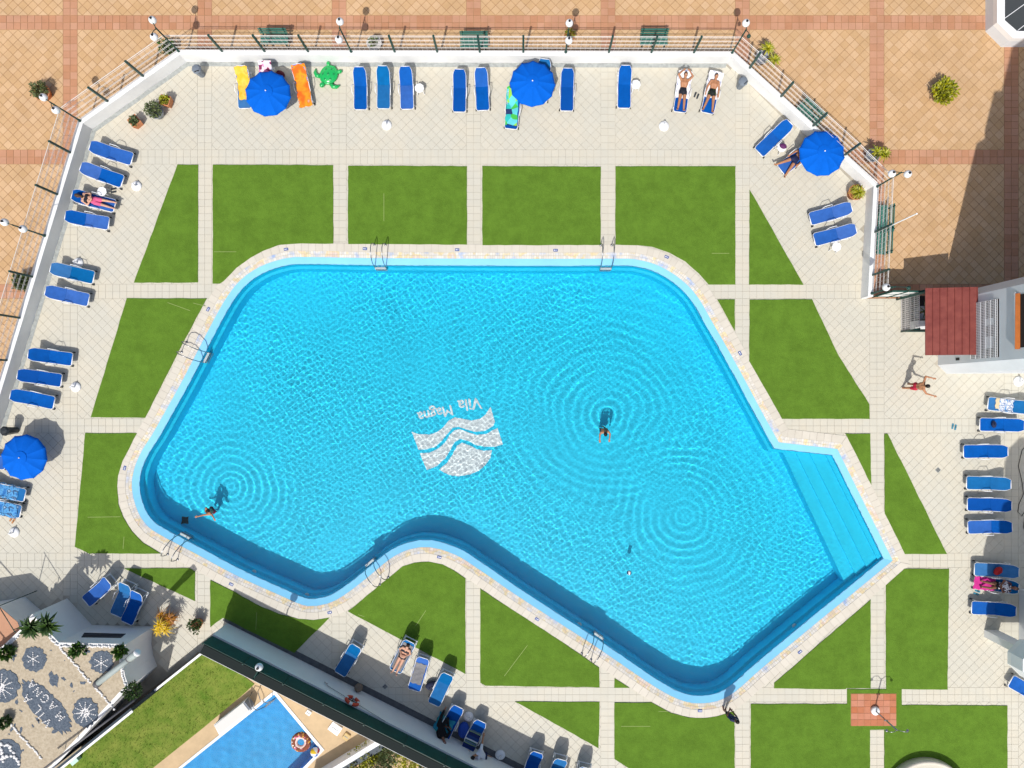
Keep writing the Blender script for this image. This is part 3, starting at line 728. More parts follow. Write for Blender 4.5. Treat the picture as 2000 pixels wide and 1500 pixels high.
# grass blades, uncountable
rg = random.Random(5); mb = MB(); poly_l = W_([(398,1274),(428,1287),(494,1338),(472,1357),(398,1419),(298,1499),(262,1530),(90,1530)])
for k in range(9000):
    x = rg.uniform(P(90,0).x, P(494,0).x); y = rg.uniform(P(0,1530).y, P(0,1274).y)
    if not inside((x, y), poly_l): continue
    a = rg.uniform(0, 6.28); h = rg.uniform(.04, .10); w = rg.uniform(.006, .014); dx, dy = math.cos(a), math.sin(a); ln = rg.uniform(.02,.07)
    mb.add([(x-dy*w, y+dx*w, .028), (x+dy*w, y-dx*w, .028), (x+dx*ln, y+dy*ln, .028+h)], [(0,1,2)])
tag(mb.build('grass_blades', m_lawn, lawn), kind='stuff')
lp = MB(); n = 4
inner = lowpool_w; out_ = offset(lowpool_w, .14) if inside(offset(lowpool_w, -.14)[0], lowpool_w) else offset(lowpool_w, -.14)
for i in range(4):
    lp.prism([inner[i], inner[(i+1)%4], out_[(i+1)%4], out_[i]], -.02, .03, bottom=False)
lpool = struct('private_pool', lp, m_whitew)
m_basin2 = M('pool_liner', (.004, .40, .82), .5, var=.06, scale=2)
bb = MB()
for i in range(4):
    a, c = inner[i], inner[(i+1)%4]; bb.add([(a.x,a.y,.02),(c.x,c.y,.02),(c.x,c.y,-1.2),(a.x,a.y,-1.2)], [(0,1,2,3)])
bb.build('liner', m_basin2, lpool); sheet(lowpool_w, [], -1.2).build('pool_floor', m_basin2, lpool)
water_surface('private_pool_water', [tuple(q) for q in lowpool_w], -.07, .06, lambda X, Y: waves(X, Y, 20, .2, .9, .004), m_water)
for o in lpool.children: o.cycles.is_caustics_receiver = True
gw = thing('garden_wall', 'white capped wall separating the private pool from the bushes', 'wall', P(735, 1450))
a, c = P(738,1446,.9).to_2d(), P(600,1530,.9).to_2d(); nn = Vector((-(c-a).y, (c-a).x)).normalized(); nn = nn if nn.x > 0 else -nn
MB().prism([a, c, c+nn*.22, a+nn*.22], -.05, .9).build('wall_body', m_whitew, gw, world=True); MB().prism([a+nn*.22, c+nn*.22, c+nn*.5, a+nn*.5], -.05, .82).build('planter_edge', m_navy, gw, world=True)
# ================================================================ SUN LOUNGERS
SEATZ = .36; BL = .80; HX = .15
_lm = {}
def lz(x, ang):                                   # height of the sling at x along the lounger
    if x <= HX: return SEATZ + .03*math.sin(max(0, (x+.95)/1.1)*math.pi)*.6
    return SEATZ + (x-HX)*math.tan(ang)
def lounger_meshes(ang, mat):
    key = (round(ang, 3), mat.name)
    if key in _lm: return _lm[key]
    ca, sa = math.cos(ang), math.sin(ang); d = {}
    def slab(rows, name):
        mb = MB(); vs = []; K = 5
        for x, z, w in rows:
            for k in range(K):
                v = -1 + 2*k/(K-1); vs.append(Vector((x, v*w, z - .018*(1-v*v))))
        fs = [(i*K+k, i*K+k+1, (i+1)*K+k+1, (i+1)*K+k) for i in range(len(rows)-1) for k in range(K-1)]
        n = len(vs); vs2 = vs + [v - Vector((0,0,.012)) for v in vs]
        f2 = [tuple(reversed([a+n for a in f])) for f in fs]
        mb.add(vs2, fs + f2); mb.f = [tuple(reversed(f)) for f in mb.f]
        return mb.mesh(name, mat, True)
    xs = [-.95, -.90, -.86, -.7, -.5, -.3, -.1, HX]
    ws = [.225, .268, .292, .295, .293, .288, .29, .292]
    d['seat_sling'] = slab([(x, lz(x, ang), w) for x, w in zip(xs, ws)], 'seat_sling')
    sb = [0, .2, .4, .58, .68, BL]; wb = [.292, .292, .293, .290, .262, .20]
    d['back_sling'] = slab([(HX + s_*ca, SEATZ + s_*sa + .006, w) for s_, w in zip(sb, wb)], 'back_sling')
    mb = MB()
    for sg in (-1, 1):
        mb.tube([(x, sg*(w+.010), lz(x, ang)-.022) for x, w in zip(xs, [.225,.268,.292,.295,.293,.288,.29,.292])] + [(.55, sg*.32, .30), (.78, sg*.31, .27)], .014, 6)
    mb.bar((-.945,-.24,SEATZ-.015), (-.945,.24,SEATZ-.018), .03, .035).bar((.72,-.31,.27), (.72,.31,.27), .05, .04).bar((-.35,-.3,.30), (-.35,.3,.30), .05, .03)
    d['frame'] = mb.mesh('frame', m_plastic, True)
    mb = MB(); 
    for sg in (-1, 1): mb.tube([(HX + s_*ca, sg*(w+.008), SEATZ + s_*sa - .012) for s_, w in zip(sb, wb)], .012, 6)
    mb.bar((HX+BL*ca+.01, -.2, SEATZ+BL*sa-.005), (HX+BL*ca+.01, .2, SEATZ+BL*sa-.008), .026, .028)
    mb.bar((HX+.45*ca, -.26, SEATZ+.45*sa-.03), (.72, -.26, .28), .025, .025).bar((HX+.45*ca, .26, SEATZ+.45*sa-.03), (.72, .26, .28), .025, .025)
    d['back_frame'] = mb.mesh('back_frame', m_plastic, True)
    d['leg'] = MB().tube([(0,0,.31), (.03,0,.15), (0,0,0)], [.028,.03,.022], 6).mesh('leg', m_plastic, True)
    d['armrest'] = MB().tube([(-.30,0,.34),(-.20,.03,.55),(.10,.035,.58),(.22,.0,.36)], .016, 6).mesh('armrest', m_plastic, True)
    d['wheel'] = MB().tube([(0,-.02,0),(0,.02,0)], .055, 10).mesh('wheel', m_black, True)
    _lm[key] = d; return d
LOUNGERS = {}
def lounger(key, head, foot, label, mat=None, ang=24, group='blue sun loungers on the pool deck'):
    mat = mat or m_blue; an = R(ang); d = lounger_meshes(an, mat)
    A = P(*foot, SEATZ).to_2d(); B = P(*head, SEATZ + BL*math.sin(an)).to_2d(); dr = (B-A); rz = math.atan2(dr.y, dr.x); u = dr.normalized()
    lm = (-.95 + HX + BL*math.cos(an))/2; o = (A+B)/2 - u*lm
    t = thing('sun_lounger', label, 'sun lounger', (o.x, o.y, 0), rz, group)
    for nme in ('frame', 'back_frame', 'seat_sling', 'back_sling'): link(nme, d[nme], t)
    for x in (-.72, .60):
        for y in (-.29, .29): link('leg', d['leg'], t, (x, y, 0))
    link('armrest', d['armrest'], t, (0, .32, 0)); a = link('armrest', d['armrest'], t, (0, -.32, 0)); a.scale = (1, -1, 1)
    for y in (-.33, .33): link('wheel', d['wheel'], t, (-.80, y, .055))
    LOUNGERS[key] = (t, an); return t
RW = 'along the long grey wall'
TWW = 'under the straight white wall'
RC = 'half shaded by the balcony building'
lounger('L1', (179,285), (255,310), 'blue sun lounger '+RW+', beside the terracotta planters')
lounger('L2', (160,326), (237,354), 'blue sun lounger '+RW+', next to the sunbather in pink shorts')
lounger('L3', (143,380), (222,402), 'blue sun lounger carrying the sunbather in pink shorts')
lounger('L4', (130,421), (210,436), 'blue sun lounger standing alone below the sunbather in pink shorts')
lounger('L5', (100,523), (182,542), 'teal sun lounger '+RW, m_teal)
lounger('L6', (90,568), (172,586), 'blue sun lounger beside the teal one '+RW)
lounger('L7', (56,691), (140,702), 'blue sun lounger of the trio '+RW+', farthest from the dark bin')
lounger('L8', (36,732), (118,743), 'blue sun lounger, middle of the trio '+RW, m_blue2)
lounger('L9', (22,771), (104,787), 'blue sun lounger of the trio '+RW+', nearest the dark bin')
lounger('L10', (-36,953), (48,968), 'sun lounger under blue towels beside the parasol by the dark bin, nearer the parasol', m_teal)
lounger('L11', (-45,985), (40,1000), 'sun lounger under blue towels beside a white parasol base', m_teal)
lounger('L12', (-74,895), (8,905), 'sun lounger mostly hidden under the parasol by the dark bin')
lounger('T1', (470,131), (478,209), 'blue sun lounger draped with a yellow towel', m_teal)
lounger('T2', (516,122), (521,199), 'sun lounger with a pink towel half hidden under a parasol')
lounger('T3', (580,126), (598,206), 'sun lounger draped with an orange towel beside the turtle float')
lounger('T4', (701,134), (704,211), 'blue sun lounger '+TWW+', nearest the turtle float')
lounger('T5', (747,133), (749,208), 'teal sun lounger '+TWW+', between two blue ones', m_teal)
lounger('T6', (791,133), (795,210), 'blue sun lounger '+TWW+' with a small white table at its side')
lounger('T7', (897,140), (897,214), 'blue sun lounger '+TWW+', partner of the one next to the parasol', m_blue2)
lounger('T8', (939,136), (943,212), 'blue sun lounger '+TWW+', next to the parasol with the green towel')
lounger('T9', (1064,118), (1056,196), 'teal sun lounger sticking out behind the parasol', m_teal)
lounger('T10', (1006,172), (998,249), 'sun lounger with a green checked towel beside the parasol', m_blue2)
lounger('T11', (1109,138), (1107,212), 'blue sun lounger '+TWW+', beside the parasol over a teal lounger', m_blue2)
lounger('T12', (1222,132), (1219,207), 'blue sun lounger standing alone '+TWW+' with a small white table')
lounger('TA', (1340,139), (1328,217), 'sun lounger with white towel under the sunbather with raised arms', m_blue2, 14)
lounger('TB', (1401,139), (1381,222), 'sun lounger with white towel under the sunbather in green-trimmed briefs', None, 14)
lounger('R1', (1541,241), (1484,296), 'blue sun lounger slanting beside the wall and a small table')
lounger('R2', (1590,282), (1527,331), 'blue sun lounger under the parasol carrying a reclining sunbather', None, 20)
lounger('R3', (1660,405), (1585,427), 'blue sun lounger beside the yellow plant in a terracotta pot')
lounger('R4', (1670,447), (1592,468), 'blue sun lounger with a small white table, below the yellow potted plant')
lounger('Q1', (2014,797), (1932,788), 'sun lounger with a white patterned towel near the white building', m_teal)
lounger('Q2', (1998,831), (1916,829), 'blue sun lounger with a dark bag lying on it')
lounger('Q3', (1966,882), (1884,882), 'blue sun lounger fully in the sun beside the garden hose')
lounger('Q4', (1972,946), (1890,943), 'teal-blue sun lounger, first of three '+RC, m_teal)
lounger('Q5', (1973,988), (1892,985), 'blue sun lounger, middle of three '+RC, m_blue2)
lounger('Q6', (1974,1030), (1893,1030), 'blue sun lounger, last of three '+RC)
lounger('Q7', (1987,1118), (1906,1112), 'dark teal sun lounger with a red bag on it', m_teal)
lounger('Q8', (1986,1149), (1906,1138), 'sun lounger with a pink towel under the reclining person', m_teal)
lounger('Q9', (1982,1194), (1900,1187), 'blue sun lounger beside the pier of the balcony building')
lounger('Q10', (2040,1368), (1985,1336), 'sun lounger poking out below the balcony of the building')
lounger('D1', (217,1129), (160,1182), 'blue sun lounger of the trio by the terrace wall, turned away from the others', None, 38)
lounger('D2', (245,1135), (223,1208), 'sky blue sun lounger, middle of the trio by the terrace wall', m_teal, 38)
lounger('D3', (269,1150), (243,1224), 'blue sun lounger of the trio by the terrace wall, nearest the yellow palm', None, 38)
lounger('E1', (699,1257), (660,1322), 'half shaded blue sun lounger standing alone by the life ring wall', m_teal, 38)
lounger('E2', (802,1251), (770,1314), 'blue sun lounger with a grey towel under the woman in a bikini', m_teal, 38)
lounger('E3', (828,1282), (807,1352), 'blue sun lounger with a long grey towel', None, 36)
lounger('E4', (878,1312), (844,1382), 'sky blue sun lounger with a dark bag at its side', m_teal, 36)
lounger('E5', (896,1381), (862,1446), 'navy sun lounger with turquoise towels beside the person in black', m_blue2, 20)
lounger('E6', (940,1410), (908,1474), 'navy sun lounger with a striped towel beside the person in white', m_blue2, 20)
lounger('E7', (1052,1466), (1026,1538), 'blue sun lounger cut by shade, first of the last three along the wall', m_blue2, 30)
lounger('E8', (1099,1478), (1076,1550), 'sky blue sun lounger, middle of the last three along the wall', m_teal, 38)
lounger('E9', (1147,1494), (1124,1566), 'sky blue sun lounger, farthest of the last three along the wall', m_teal, 38)

# towels lie on loungers: a thin wavy sheet that follows the sling
def towel(key, x0, x1, w, mat, label, y0=0.0, drop=.05, skew=0.0, group='towels on loungers', lift=.012, seed=1):
    t, an = LOUNGERS[key]; rr = random.Random(seed); nx, ny = 26, 10; vs = []
    ph = rr.uniform(0, 6)
    for i in range(nx+1):
        for j in range(ny+1):
            x = x0 + (x1-x0)*i/nx + .02*math.sin(j*1.3+ph); v = -1+2*j/ny
            y = y0 + v*w/2*(1+.05*math.sin(i*.8+ph)) + skew*(i/nx-.5)
            z = lz(x, an) + lift + .008*math.sin(i*.9+j*.7+ph) + .005*math.sin(i*2.1-j*1.1)
            e = max(0, abs(y)-.30); z -= min(e*1.2, drop*3)
            vs.append(Vector((x, y, z)))
    n = len(vs); fs = [(i*(ny+1)+j, (i+1)*(ny+1)+j, (i+1)*(ny+1)+j+1, i*(ny+1)+j+1) for i in range(nx) for j in range(ny)]
    mb = MB().add(vs + [v - Vector((0,0,.006)) for v in vs], fs + [tuple(reversed([a+n for a in f])) for f in fs])
    o = link('towel', mb.mesh('towel', mat, True), None, t.location, t.rotation_euler.z)
    return tag(o, label, 'towel', group)
def stripes(name, cols, axis='Y', scale=6, dist=0.0, pos=None, mixnoise=0):
    m = bpy.data.materials.new(name); m.use_nodes = True; n = m.node_tree.nodes; l = m.node_tree.links; b = n['Principled BSDF']; b.inputs['Roughness'].default_value = .9
    tc = n.new('ShaderNodeTexCoord'); mp = n.new('ShaderNodeMapping'); l.new(tc.outputs['Object'], mp.inputs[0])
    if axis == 'C':
        w = n.new('ShaderNodeTexVoronoi'); w.inputs['Scale'].default_value = scale; l.new(mp.outputs[0], w.inputs['Vector']); sep = n.new('ShaderNodeSeparateColor'); l.new(w.outputs['Color'], sep.inputs[0]); f = sep.outputs[0]
    elif axis == 'N':
        w = n.new('ShaderNodeTexNoise'); w.inputs['Scale'].default_value = scale; l.new(mp.outputs[0], w.inputs['Vector']); f = w.outputs['Fac']
    else:
        w = n.new('ShaderNodeTexWave'); w.bands_direction = axis; w.wave_profile = 'SAW'; w.inputs['Scale'].default_value = scale; w.inputs['Distortion'].default_value = dist; l.new(mp.outputs[0], w.inputs['Vector']); f = w.outputs['Fac']
    r = n.new('ShaderNodeValToRGB'); r.color_ramp.interpolation = 'CONSTANT' if axis != 'N' else 'LINEAR'; e = r.color_ramp.elements
    pos = pos or [i/len(cols) for i in range(len(cols))]
    e[0].position = pos[0]; e[0].color = (*cols[0], 1); e[1].position = pos[1]; e[1].color = (*cols[1], 1)
    for p_, c_ in list(zip(pos, cols))[2:]: x = e.new(p_); x.color = (*c_, 1)
    l.new(f, r.inputs[0]); l.new(r.outputs[0], b.inputs['Base Color']); return m
tw_white = M('white_towel', (.78,.76,.78), .95, var=.04, scale=5, bump=.3, bscale=40)
tw_grey = M('grey_towel', (.20,.20,.21), .95, var=.1, scale=6, bump=.3, bscale=40)
tw_yellow = stripes('yellow_towel', [(.75,.42,.02),(.80,.52,.08),(.78,.22,.01)], 'N', 3, pos=[.35,.55,.72])
tw_pink = stripes('pink_towel', [(.75,.55,.62),(.75,.20,.40),(.70,.60,.66),(.20,.02,.08)], 'C', 6)
tw_orange = stripes('orange_towel', [(.80,.13,.005),(.82,.30,.01),(.80,.20,.01),(.35,.42,.45)], 'N', 2.2, pos=[.38,.52,.60,.68])
tw_green = stripes('green_check_towel', [(.02,.45,.42),(.05,.45,.06),(.01,.03,.12),(.10,.55,.60),(.25,.55,.05)], 'C', 4)
tw_pattern = stripes('white_blue_towel', [(.75,.75,.75),(.03,.12,.35),(.75,.74,.70),(.10,.25,.50)], 'N', 5, pos=[.4,.48,.54,.62])
tw_blue = stripes('blue_print_towel', [(.02,.14,.40),(.10,.35,.65),(.005,.03,.12),(.30,.50,.70)], 'N', 4, pos=[.36,.48,.56,.66])
tw_mag = M('magenta_towel', (.55,.03,.24), .9, var=.1, scale=4)
tw_turq = stripes('turquoise_towel', [(.01,.22,.33),(.02,.30,.45),(.05,.40,.30),(.01,.10,.25)], 'N', 4, pos=[.38,.5,.6,.68])
tw_str = stripes('striped_towel', [(.005,.02,.12),(.30,.45,.10),(.10,.17,.24),(.01,.10,.05),(.65,.68,.70),(.01,.05,.20)], 'X', .55, 0, [0,.30,.34,.52,.60,.72])
tw_beige = M('beige_towel', (.60,.50,.33), .9, var=.05)
towel('T1', -.55, .86, .60, tw_yellow, 'yellow and orange towel on the lounger beside the parasol', -.02, skew=.12, seed=2)
towel('T2', -.1, .88, .58, tw_pink, 'pink and white patterned towel peeking from under the parasol', 0, seed=3)
towel('T3', -.98, .85, .62, tw_orange, 'orange towel draped over the lounger beside the turtle float', 0, skew=-.05, seed=4)
towel('T10', -.80, .86, .56, tw_green, 'green and turquoise checked towel on the lounger by the parasol', .06, skew=.10, seed=5)
towel('TA', -.30, .90, .66, tw_white, 'white towel under the sunbather with raised arms', 0, seed=6)
towel('TB', -.25, .92, .66, tw_white, 'white towel under the sunbather in green-trimmed briefs', 0, seed=7)
towel('Q1', -.45, .2, .56, tw_pattern, 'white and blue patterned towel on the lounger near the building', 0, seed=8)
towel('Q1', -.62, -.44, .5, tw_beige, 'small beige cloth on the lounger near the building', .05, seed=18)
towel('L10', -.62, .8, .70, tw_blue, 'blue printed towel on the lounger nearer the parasol', 0, seed=9)
towel('L11', -.80, .8, .66, tw_blue, 'blue printed towel on the lounger beside the white parasol base', .05, seed=10)
towel('Q8', -.97, .0, .60, tw_mag, 'magenta towel on the lounger of the reclining person', 0, seed=11)
towel('E2', -.85, .6, .52, tw_grey, 'dark grey towel under the woman in a bikini', 0, seed=12)
towel('E3', -.62, .42, .52, tw_grey, 'long grey towel spread over a blue lounger', .02, seed=13)
towel('E5', -.95, .1, .8, tw_turq, 'turquoise towel sliding off the lounger by the person in black', .2, drop=.1, seed=14)
towel('E6', -1.0, .30, .60, tw_str, 'navy, white and green striped towel on the lounger by the person in white', .0, seed=15)

# ================================================================ PARASOLS
m_parapole = M('parasol_pole', (.72,.73,.74), .4)
_pm = {}
def parasol(px, py, label, rot=0.0, tilt=(0, 0)):
    c = P(px, py, 1.05); N = 12; t = thing('parasol', label, 'parasol', (c.x, c.y, 0), rot, 'blue beach parasols')
    if not _pm:
        a = math.pi/N; mb = MB(); vs = []; K = 7
        prof = [(.13,1.29),(.40,1.25),(.70,1.175),(.93,1.10),(1.045,1.05)]
        for i, (r, z) in enumerate(prof):
            for k in range(K):
                th = -a + 2*a*k/(K-1); u = abs(k/(K-1)*2-1)
                sag = (1-u*u)*.03*(i/4); rr = r*(math.cos(a)/math.cos(th)) if i else r
                rr -= (1-u*u)*.02*(i/4); vs.append(Vector((rr*math.cos(th), rr*math.sin(th), z - sag)))
        fs = [(i*K+k, (i+1)*K+k, (i+1)*K+k+1, i*K+k+1) for i in range(4) for k in range(K-1)]
        n0 = 4*K
        for k in range(K): v = vs[n0+k]; vs.append(Vector((v.x*1.005, v.y*1.005, v.z-.07 - .012*math.sin(k*2))))
        fs += [(n0+k, 5*K+k, 5*K+k+1, n0+k+1) for k in range(K-1)]
        mb.add(vs, fs); _pm['panel'] = mb.mesh('canopy_panel', m_canopy, True)
        _pm['rib'] = MB().tube([(.06,0,1.27),(.5,0,1.20),(1.03,0,1.02)], .007, 5).mesh('rib', m_parapole)
        _pm['vent'] = MB().lathe([(.30,1.27),(.29,1.285),(.16,1.31),(.02,1.325)], (0,0,0), 24).mesh('vent_cap', m_canopy)
        _pm['finial'] = MB().lathe([(.02,1.32),(.034,1.34),(.024,1.37),(.0,1.39)], (0,0,0), 10).mesh('finial', m_plastic, True)
        _pm['pole'] = MB().tube([(0,0,.03),(0,0,1.32)], .019, 8).mesh('pole', m_parapole, True)
        _pm['foot'] = MB().lathe([(.24,0),(.24,.05),(.20,.09),(.05,.11),(.04,.34),(.03,.34)], (0,0,0), 20).mesh('weighted_base', m_plastic, True)
    for k in range(N):
        link('canopy_panel', _pm['panel'], t, None, 2*math.pi*k/N); link('rib', _pm['rib'], t, None, 2*math.pi*(k+.5)/N)
    for nme in ('vent', 'finial', 'pole', 'foot'): link(_pm[nme].name, _pm[nme], t)
parasol(523, 182, 'blue parasol shading loungers with yellow, pink and orange towels', .1)
parasol(1040, 163, 'blue parasol beside the lounger with the green checked towel', .22)
parasol(1606, 299, 'blue parasol beside the slanting wall over a reclining sunbather', .05)
parasol(46, 893, 'blue parasol by the dark bin, its whole shadow lying on the deck', .15)
def parasol_base(px, py, label, mat=None):
    c = P(px, py, .06); t = thing('umbrella_stand', label, 'umbrella stand', (c.x, c.y, 0), random.uniform(0,6), 'white parasol bases left on the deck')
    MB().lathe([(.235,0),(.24,.03),(.22,.075),(.12,.10),(.05,.11),(.0,.11)], (0,0,0), 22).build('weight', mat or m_plastic, t, True)
    MB().lathe([(.035,.10),(.035,.40),(.025,.40),(.025,.36)], (0,0,0), 12).build('socket', mat or m_plastic, t, True)
    MB().bar((.03,0,.30),(.10,0,.30), .02, .02).box((.11,0,.30),(.02,.07,.04)).build('clamp_screw', m_plastic, t)
for px, py, lb in ((266,363,'white parasol base beside the sunbather in pink shorts'),(147,756,'white parasol base beside the trio of loungers by the long wall'),(27,1040,'white parasol base beside loungers under blue towels'),(755,244,'white parasol base in front of the teal lounger under the straight wall'),(1297,246,'white parasol base in front of the sunbather with raised arms'),(152,513,'white parasol base between teal lounger and wall'),(977,1475,'white parasol base in the wall shade beside the person in white'),(915,1400,'pale round parasol base between two navy loungers'),(1990,745,'white parasol base beside the white building')): parasol_base(px, py, lb)
def side_table(px, py, rot, label):
    c = P(px, py, .4); t = thing('side_table', label, 'table', (c.x, c.y, 0), rot, 'small white side tables')
    top = blotch(0, 0, .22, .22, math.pi/8, 8, 3, 0); top = [Vector(q) for q in top]
    MB().prism(top, .38, .41).build('table_top', m_plastic, t)
    for x in (-.13,.13):
        for y in (-.13,.13): MB().tube([(x,y,.38),(x*1.25,y*1.25,0)], .018, 6).build('leg', m_plastic, t)
side_table(819, 172, .2, 'small white table beside a blue lounger under the straight wall')
side_table(1242, 165, .2, 'small white table beside the lounger standing alone under the wall')
side_table(1634, 482, -.3, 'small white table beside the lounger below the yellow potted plant')
side_table(1527, 288, .6, 'small white table with a purple bag beside the slanting lounger')
side_table(199, 374, .2, 'small white table beside the sunbather in pink shorts')

# ================================================================ POOL LADDERS, DEPTH MARKERS, SHOWER
def nearest(px, py):
    p = P(px, py).to_2d(); i = min(range(NR), key=lambda i: (RING[i]-p).length); a, c = RING[i-1], RING[(i+1) % NR]; d = (c-a).normalized(); return RING[i], Vector((-d.y, d.x)), p
def ladder(px, py, label):
    q, n, p = nearest(px, py); d = Vector((n.y, -n.x)); q = q + d*(p-q).dot(d); rz = math.atan2(n.y, n.x) - math.pi/2
    t = thing('pool_ladder', label, 'ladder', (q.x, q.y, 0), rz, 'steel ladders at the pool edge')
    for x in (-.26, .26):
        r_ = MB().tube([(x,.62,.01),(x,.60,.45),(x,.52,.72),(x,.32,.86),(x,.05,.82),(x,-.22,.60),(x,-.36,.25),(x,-.44,-.3),(x,-.46,-1.15)], .021, 8).build('handrail', m_steel, t, True)
        MB().lathe([(.06,.012),(.06,.035),(.03,.05)], (x,.62,0), 10).build('anchor_flange', m_steel, r_, True)
    for z in (-.18,-.45,-.72): MB().box((0,-.45,z), (.52,.10,.03)).build('tread', m_plastic if z == -.18 else m_steel, t)
    for x_ in t.children: x_.cycles.is_caustics_receiver = True
ladder(742, 503, 'steel pool ladder on the straight pool edge nearer the turtle float')
ladder(1184, 504, 'steel pool ladder on the straight pool edge near the rounded corner')
ladder(384, 690, 'steel pool ladder on the slanting pool edge facing the long grey wall')
ladder(350, 1064, 'steel pool ladder on the curved pool edge near the splashing swimmer')
ladder(733, 1114, 'steel pool ladder where the pool edge curves inwards')
ladder(1160, 1260, 'steel pool ladder on the pool edge beside two triangular turf panels')
m_sign = M('sign_blue', (.01, .06, .28), .4)
for px, py, lb in ((559,487,'small blue depth marker plate at the rounded corner facing the long wall'),(713,486,'small blue depth marker plate just beside the ladder nearer the turtle float'),(893,488,'small blue depth marker plate midway along the straight edge'),(1085,489,'small blue depth marker plate before the ladder near the rounded corner'),(1302,502,'small blue depth marker plate at the rounded corner after the straight edge'),(1445,690,'small blue depth marker plate on the slanting edge leading to the pool steps'),(407,604,'small blue depth marker plate above the ladder facing the long wall'),(244,914,'small blue depth marker plate on the tight curve near the parasol shadow'),(452,1141,'small blue depth marker plate in the shadow of the retaining wall'),(644,1196,'small blue depth marker plate where paving meets the coping beside the shaded turf'),(858,1088,'small blue depth marker plate on the inward bulge of the pool'),(1049,1209,'small blue depth marker plate on the edge between two triangular turf panels'),(1367,1388,'small blue depth marker plate near the standing person in dark clothes'),(1562,1273,'small blue depth marker plate on the edge facing the outdoor shower')):
    q, n, p = nearest(px, py); t = thing('depth_marker', lb, 'sign', (p.x, p.y, .02), math.atan2(n.y, n.x)-math.pi/2, 'depth markers around the pool')
    MB().box((0,0,.004), (.20,.12,.008)).build('plate', m_sign, t)
    MB().box((-.045,0,.0095), (.045,.055,.003)).box((.03,0.018,.0095), (.07,.015,.003)).box((.03,-.018,.0095), (.07,.015,.003)).build('white_mark', m_plastic, t)
# shower
c = P(1707, 1386); sp = struct('shower_pad', MB().prism([P(a, b_).to_2d() for a, b_ in [(1661,1354),(1750,1354),(1749,1417),(1661,1417)]], -.01, .032, bottom=False), m_plazagrout)
m_shtile = M('shower_tile', (.45,.17,.09), .6, var=.08, scale=2, isl=.10)
sx, sy = P(1661.5,1354.5).x, P(1661.5,1354.5).y
pad_me = MB().box((0,0,0), (.288,.288,.012)).mesh('tile', m_shtile)
for i in range(7):
    for j in range(5): link('tile', pad_me, sp, (sx + .152 + i*.303, sy - .15 - j*.302, .037 + random.uniform(0,.001)))
t = thing('outdoor_shower', 'outdoor shower with two curved arms on a terracotta tiled pad', 'shower', (c.x, c.y, .043))
MB().lathe([(.20,0),(.20,.12),(.16,.16),(.0,.17)], (0,0,0), 18).build('foot', m_whitew, t, True)
MB().tube([(0,0,.1),(0,0,2.0)], .033, 8).build('column', m_steel, t, True)
for s_ in (-1,1):
    a_ = MB().tube([(0,0,1.95),(s_*.18,.02,2.16),(s_*.36,.0,2.18),(s_*.46,-.02,2.05)], .016, 6).build('arm', m_steel, t, True); MB().lathe([(.02,0),(.07,-.05),(.07,-.06)], (s_*.46,-.02,2.05), 12).build('shower_head', m_steel, a_, True)
    MB().box((s_*.05,0,1.05), (.07,.05,.05)).build('tap', m_steel, t)
# round basin cut by the frame
c = P(1815, 1572, .45); t = thing('round_planter', 'round cream platform with a low wall at the edge of the turf', 'planter', (c.x, c.y, 0))
MB().lathe([(2.0,-.02),(2.0,.45),(1.86,.46),(1.84,.30),(0,.30)], (0,0,0), 48).build('rim_wall', m_coping, t, True)
MB().lathe([(1.83,.29),(1.83,.312),(0,.312)], (0,0,0), 48).build('filling', m_deck, t)
# ================================================================ POOL FLOOR EMBLEM
def Lg(pts): return [P(680+x/5, 720+y/5, -1.16).to_2d() for x, y in pts]
em = thing('floor_emblem', 'white mosaic emblem of two waves over a sun with lettering on the pool floor', 'emblem', (*P(895, 870, -1.16).to_2d(), FLOOR+.004))
def emb(pts, name): MB().prism(Lg(pts), FLOOR+.004, FLOOR+.010, bottom=False).build(name, m_logo, em, False, True)
emb([(620,615),(690,640),(790,645),(870,620),(930,570),(980,510),(1040,475),(1120,490),(1200,507),(1290,490),(1340,450),(1388,372),(1435,520),(1420,555),(1340,605),(1250,618),(1170,598),(1080,568),(1020,578),(965,640),(915,705),(850,765),(770,788),(685,790)], 'wave')
emb([(700,828),(790,822),(870,788),(945,722),(995,645),(1040,600),(1090,592),(1170,624),(1260,648),(1350,638),(1458,580),(1512,740),(1430,765),(1330,763),(1250,747),(1160,703),(1090,688),(1038,718),(995,800),(945,880),(870,948),(770,992)], 'wave')
emb([(888,985),(960,922),(1022,835),(1062,755),(1110,722),(1180,748),(1260,788),(1330,803),(1405,795),(1390,870),(1340,940),(1270,1000),(1180,1037),(1080,1050),(980,1037)], 'sun_disc')
def lettering(txt, px, py, ang, size, parent, mat, z, name, sx=1.0):
    cu = bpy.data.curves.new('txt', 'FONT'); cu.body = txt; cu.size = size; cu.align_x = 'CENTER'; cu.align_y = 'CENTER'; cu.offset = 0; cu.extrude = .003
    ob = bpy.data.objects.new('txt', cu); C.objects.link(ob); bpy.context.view_layer.update()
    me = bpy.data.meshes.new_from_object(ob.evaluated_get(bpy.context.evaluated_depsgraph_get())); bpy.data.objects.remove(ob)
    me.materials.clear(); me.materials.append(mat); q = P(px, py, -1.16)
    me.transform(Matrix.Translation(Vector((q.x, q.y, z)) - parent.location) @ Matrix.Rotation(ang, 4, 'Z') @ Matrix.Diagonal((sx, 1, 1, 1)))
    me.name = name; return link(name, me, parent)
for k_ in range(3):
    lettering('Vila', 917+(k_-1)*.8, 789+(k_-1)*.5, R(188), .78, em, m_logo, FLOOR+.008+.004*k_, 'lettering', 1.0)
    lettering('Magna', 850+(k_-1)*.8, 807+(k_-1)*.5, R(193), .72, em, m_logo, FLOOR+.008+.004*k_, 'lettering', .95)
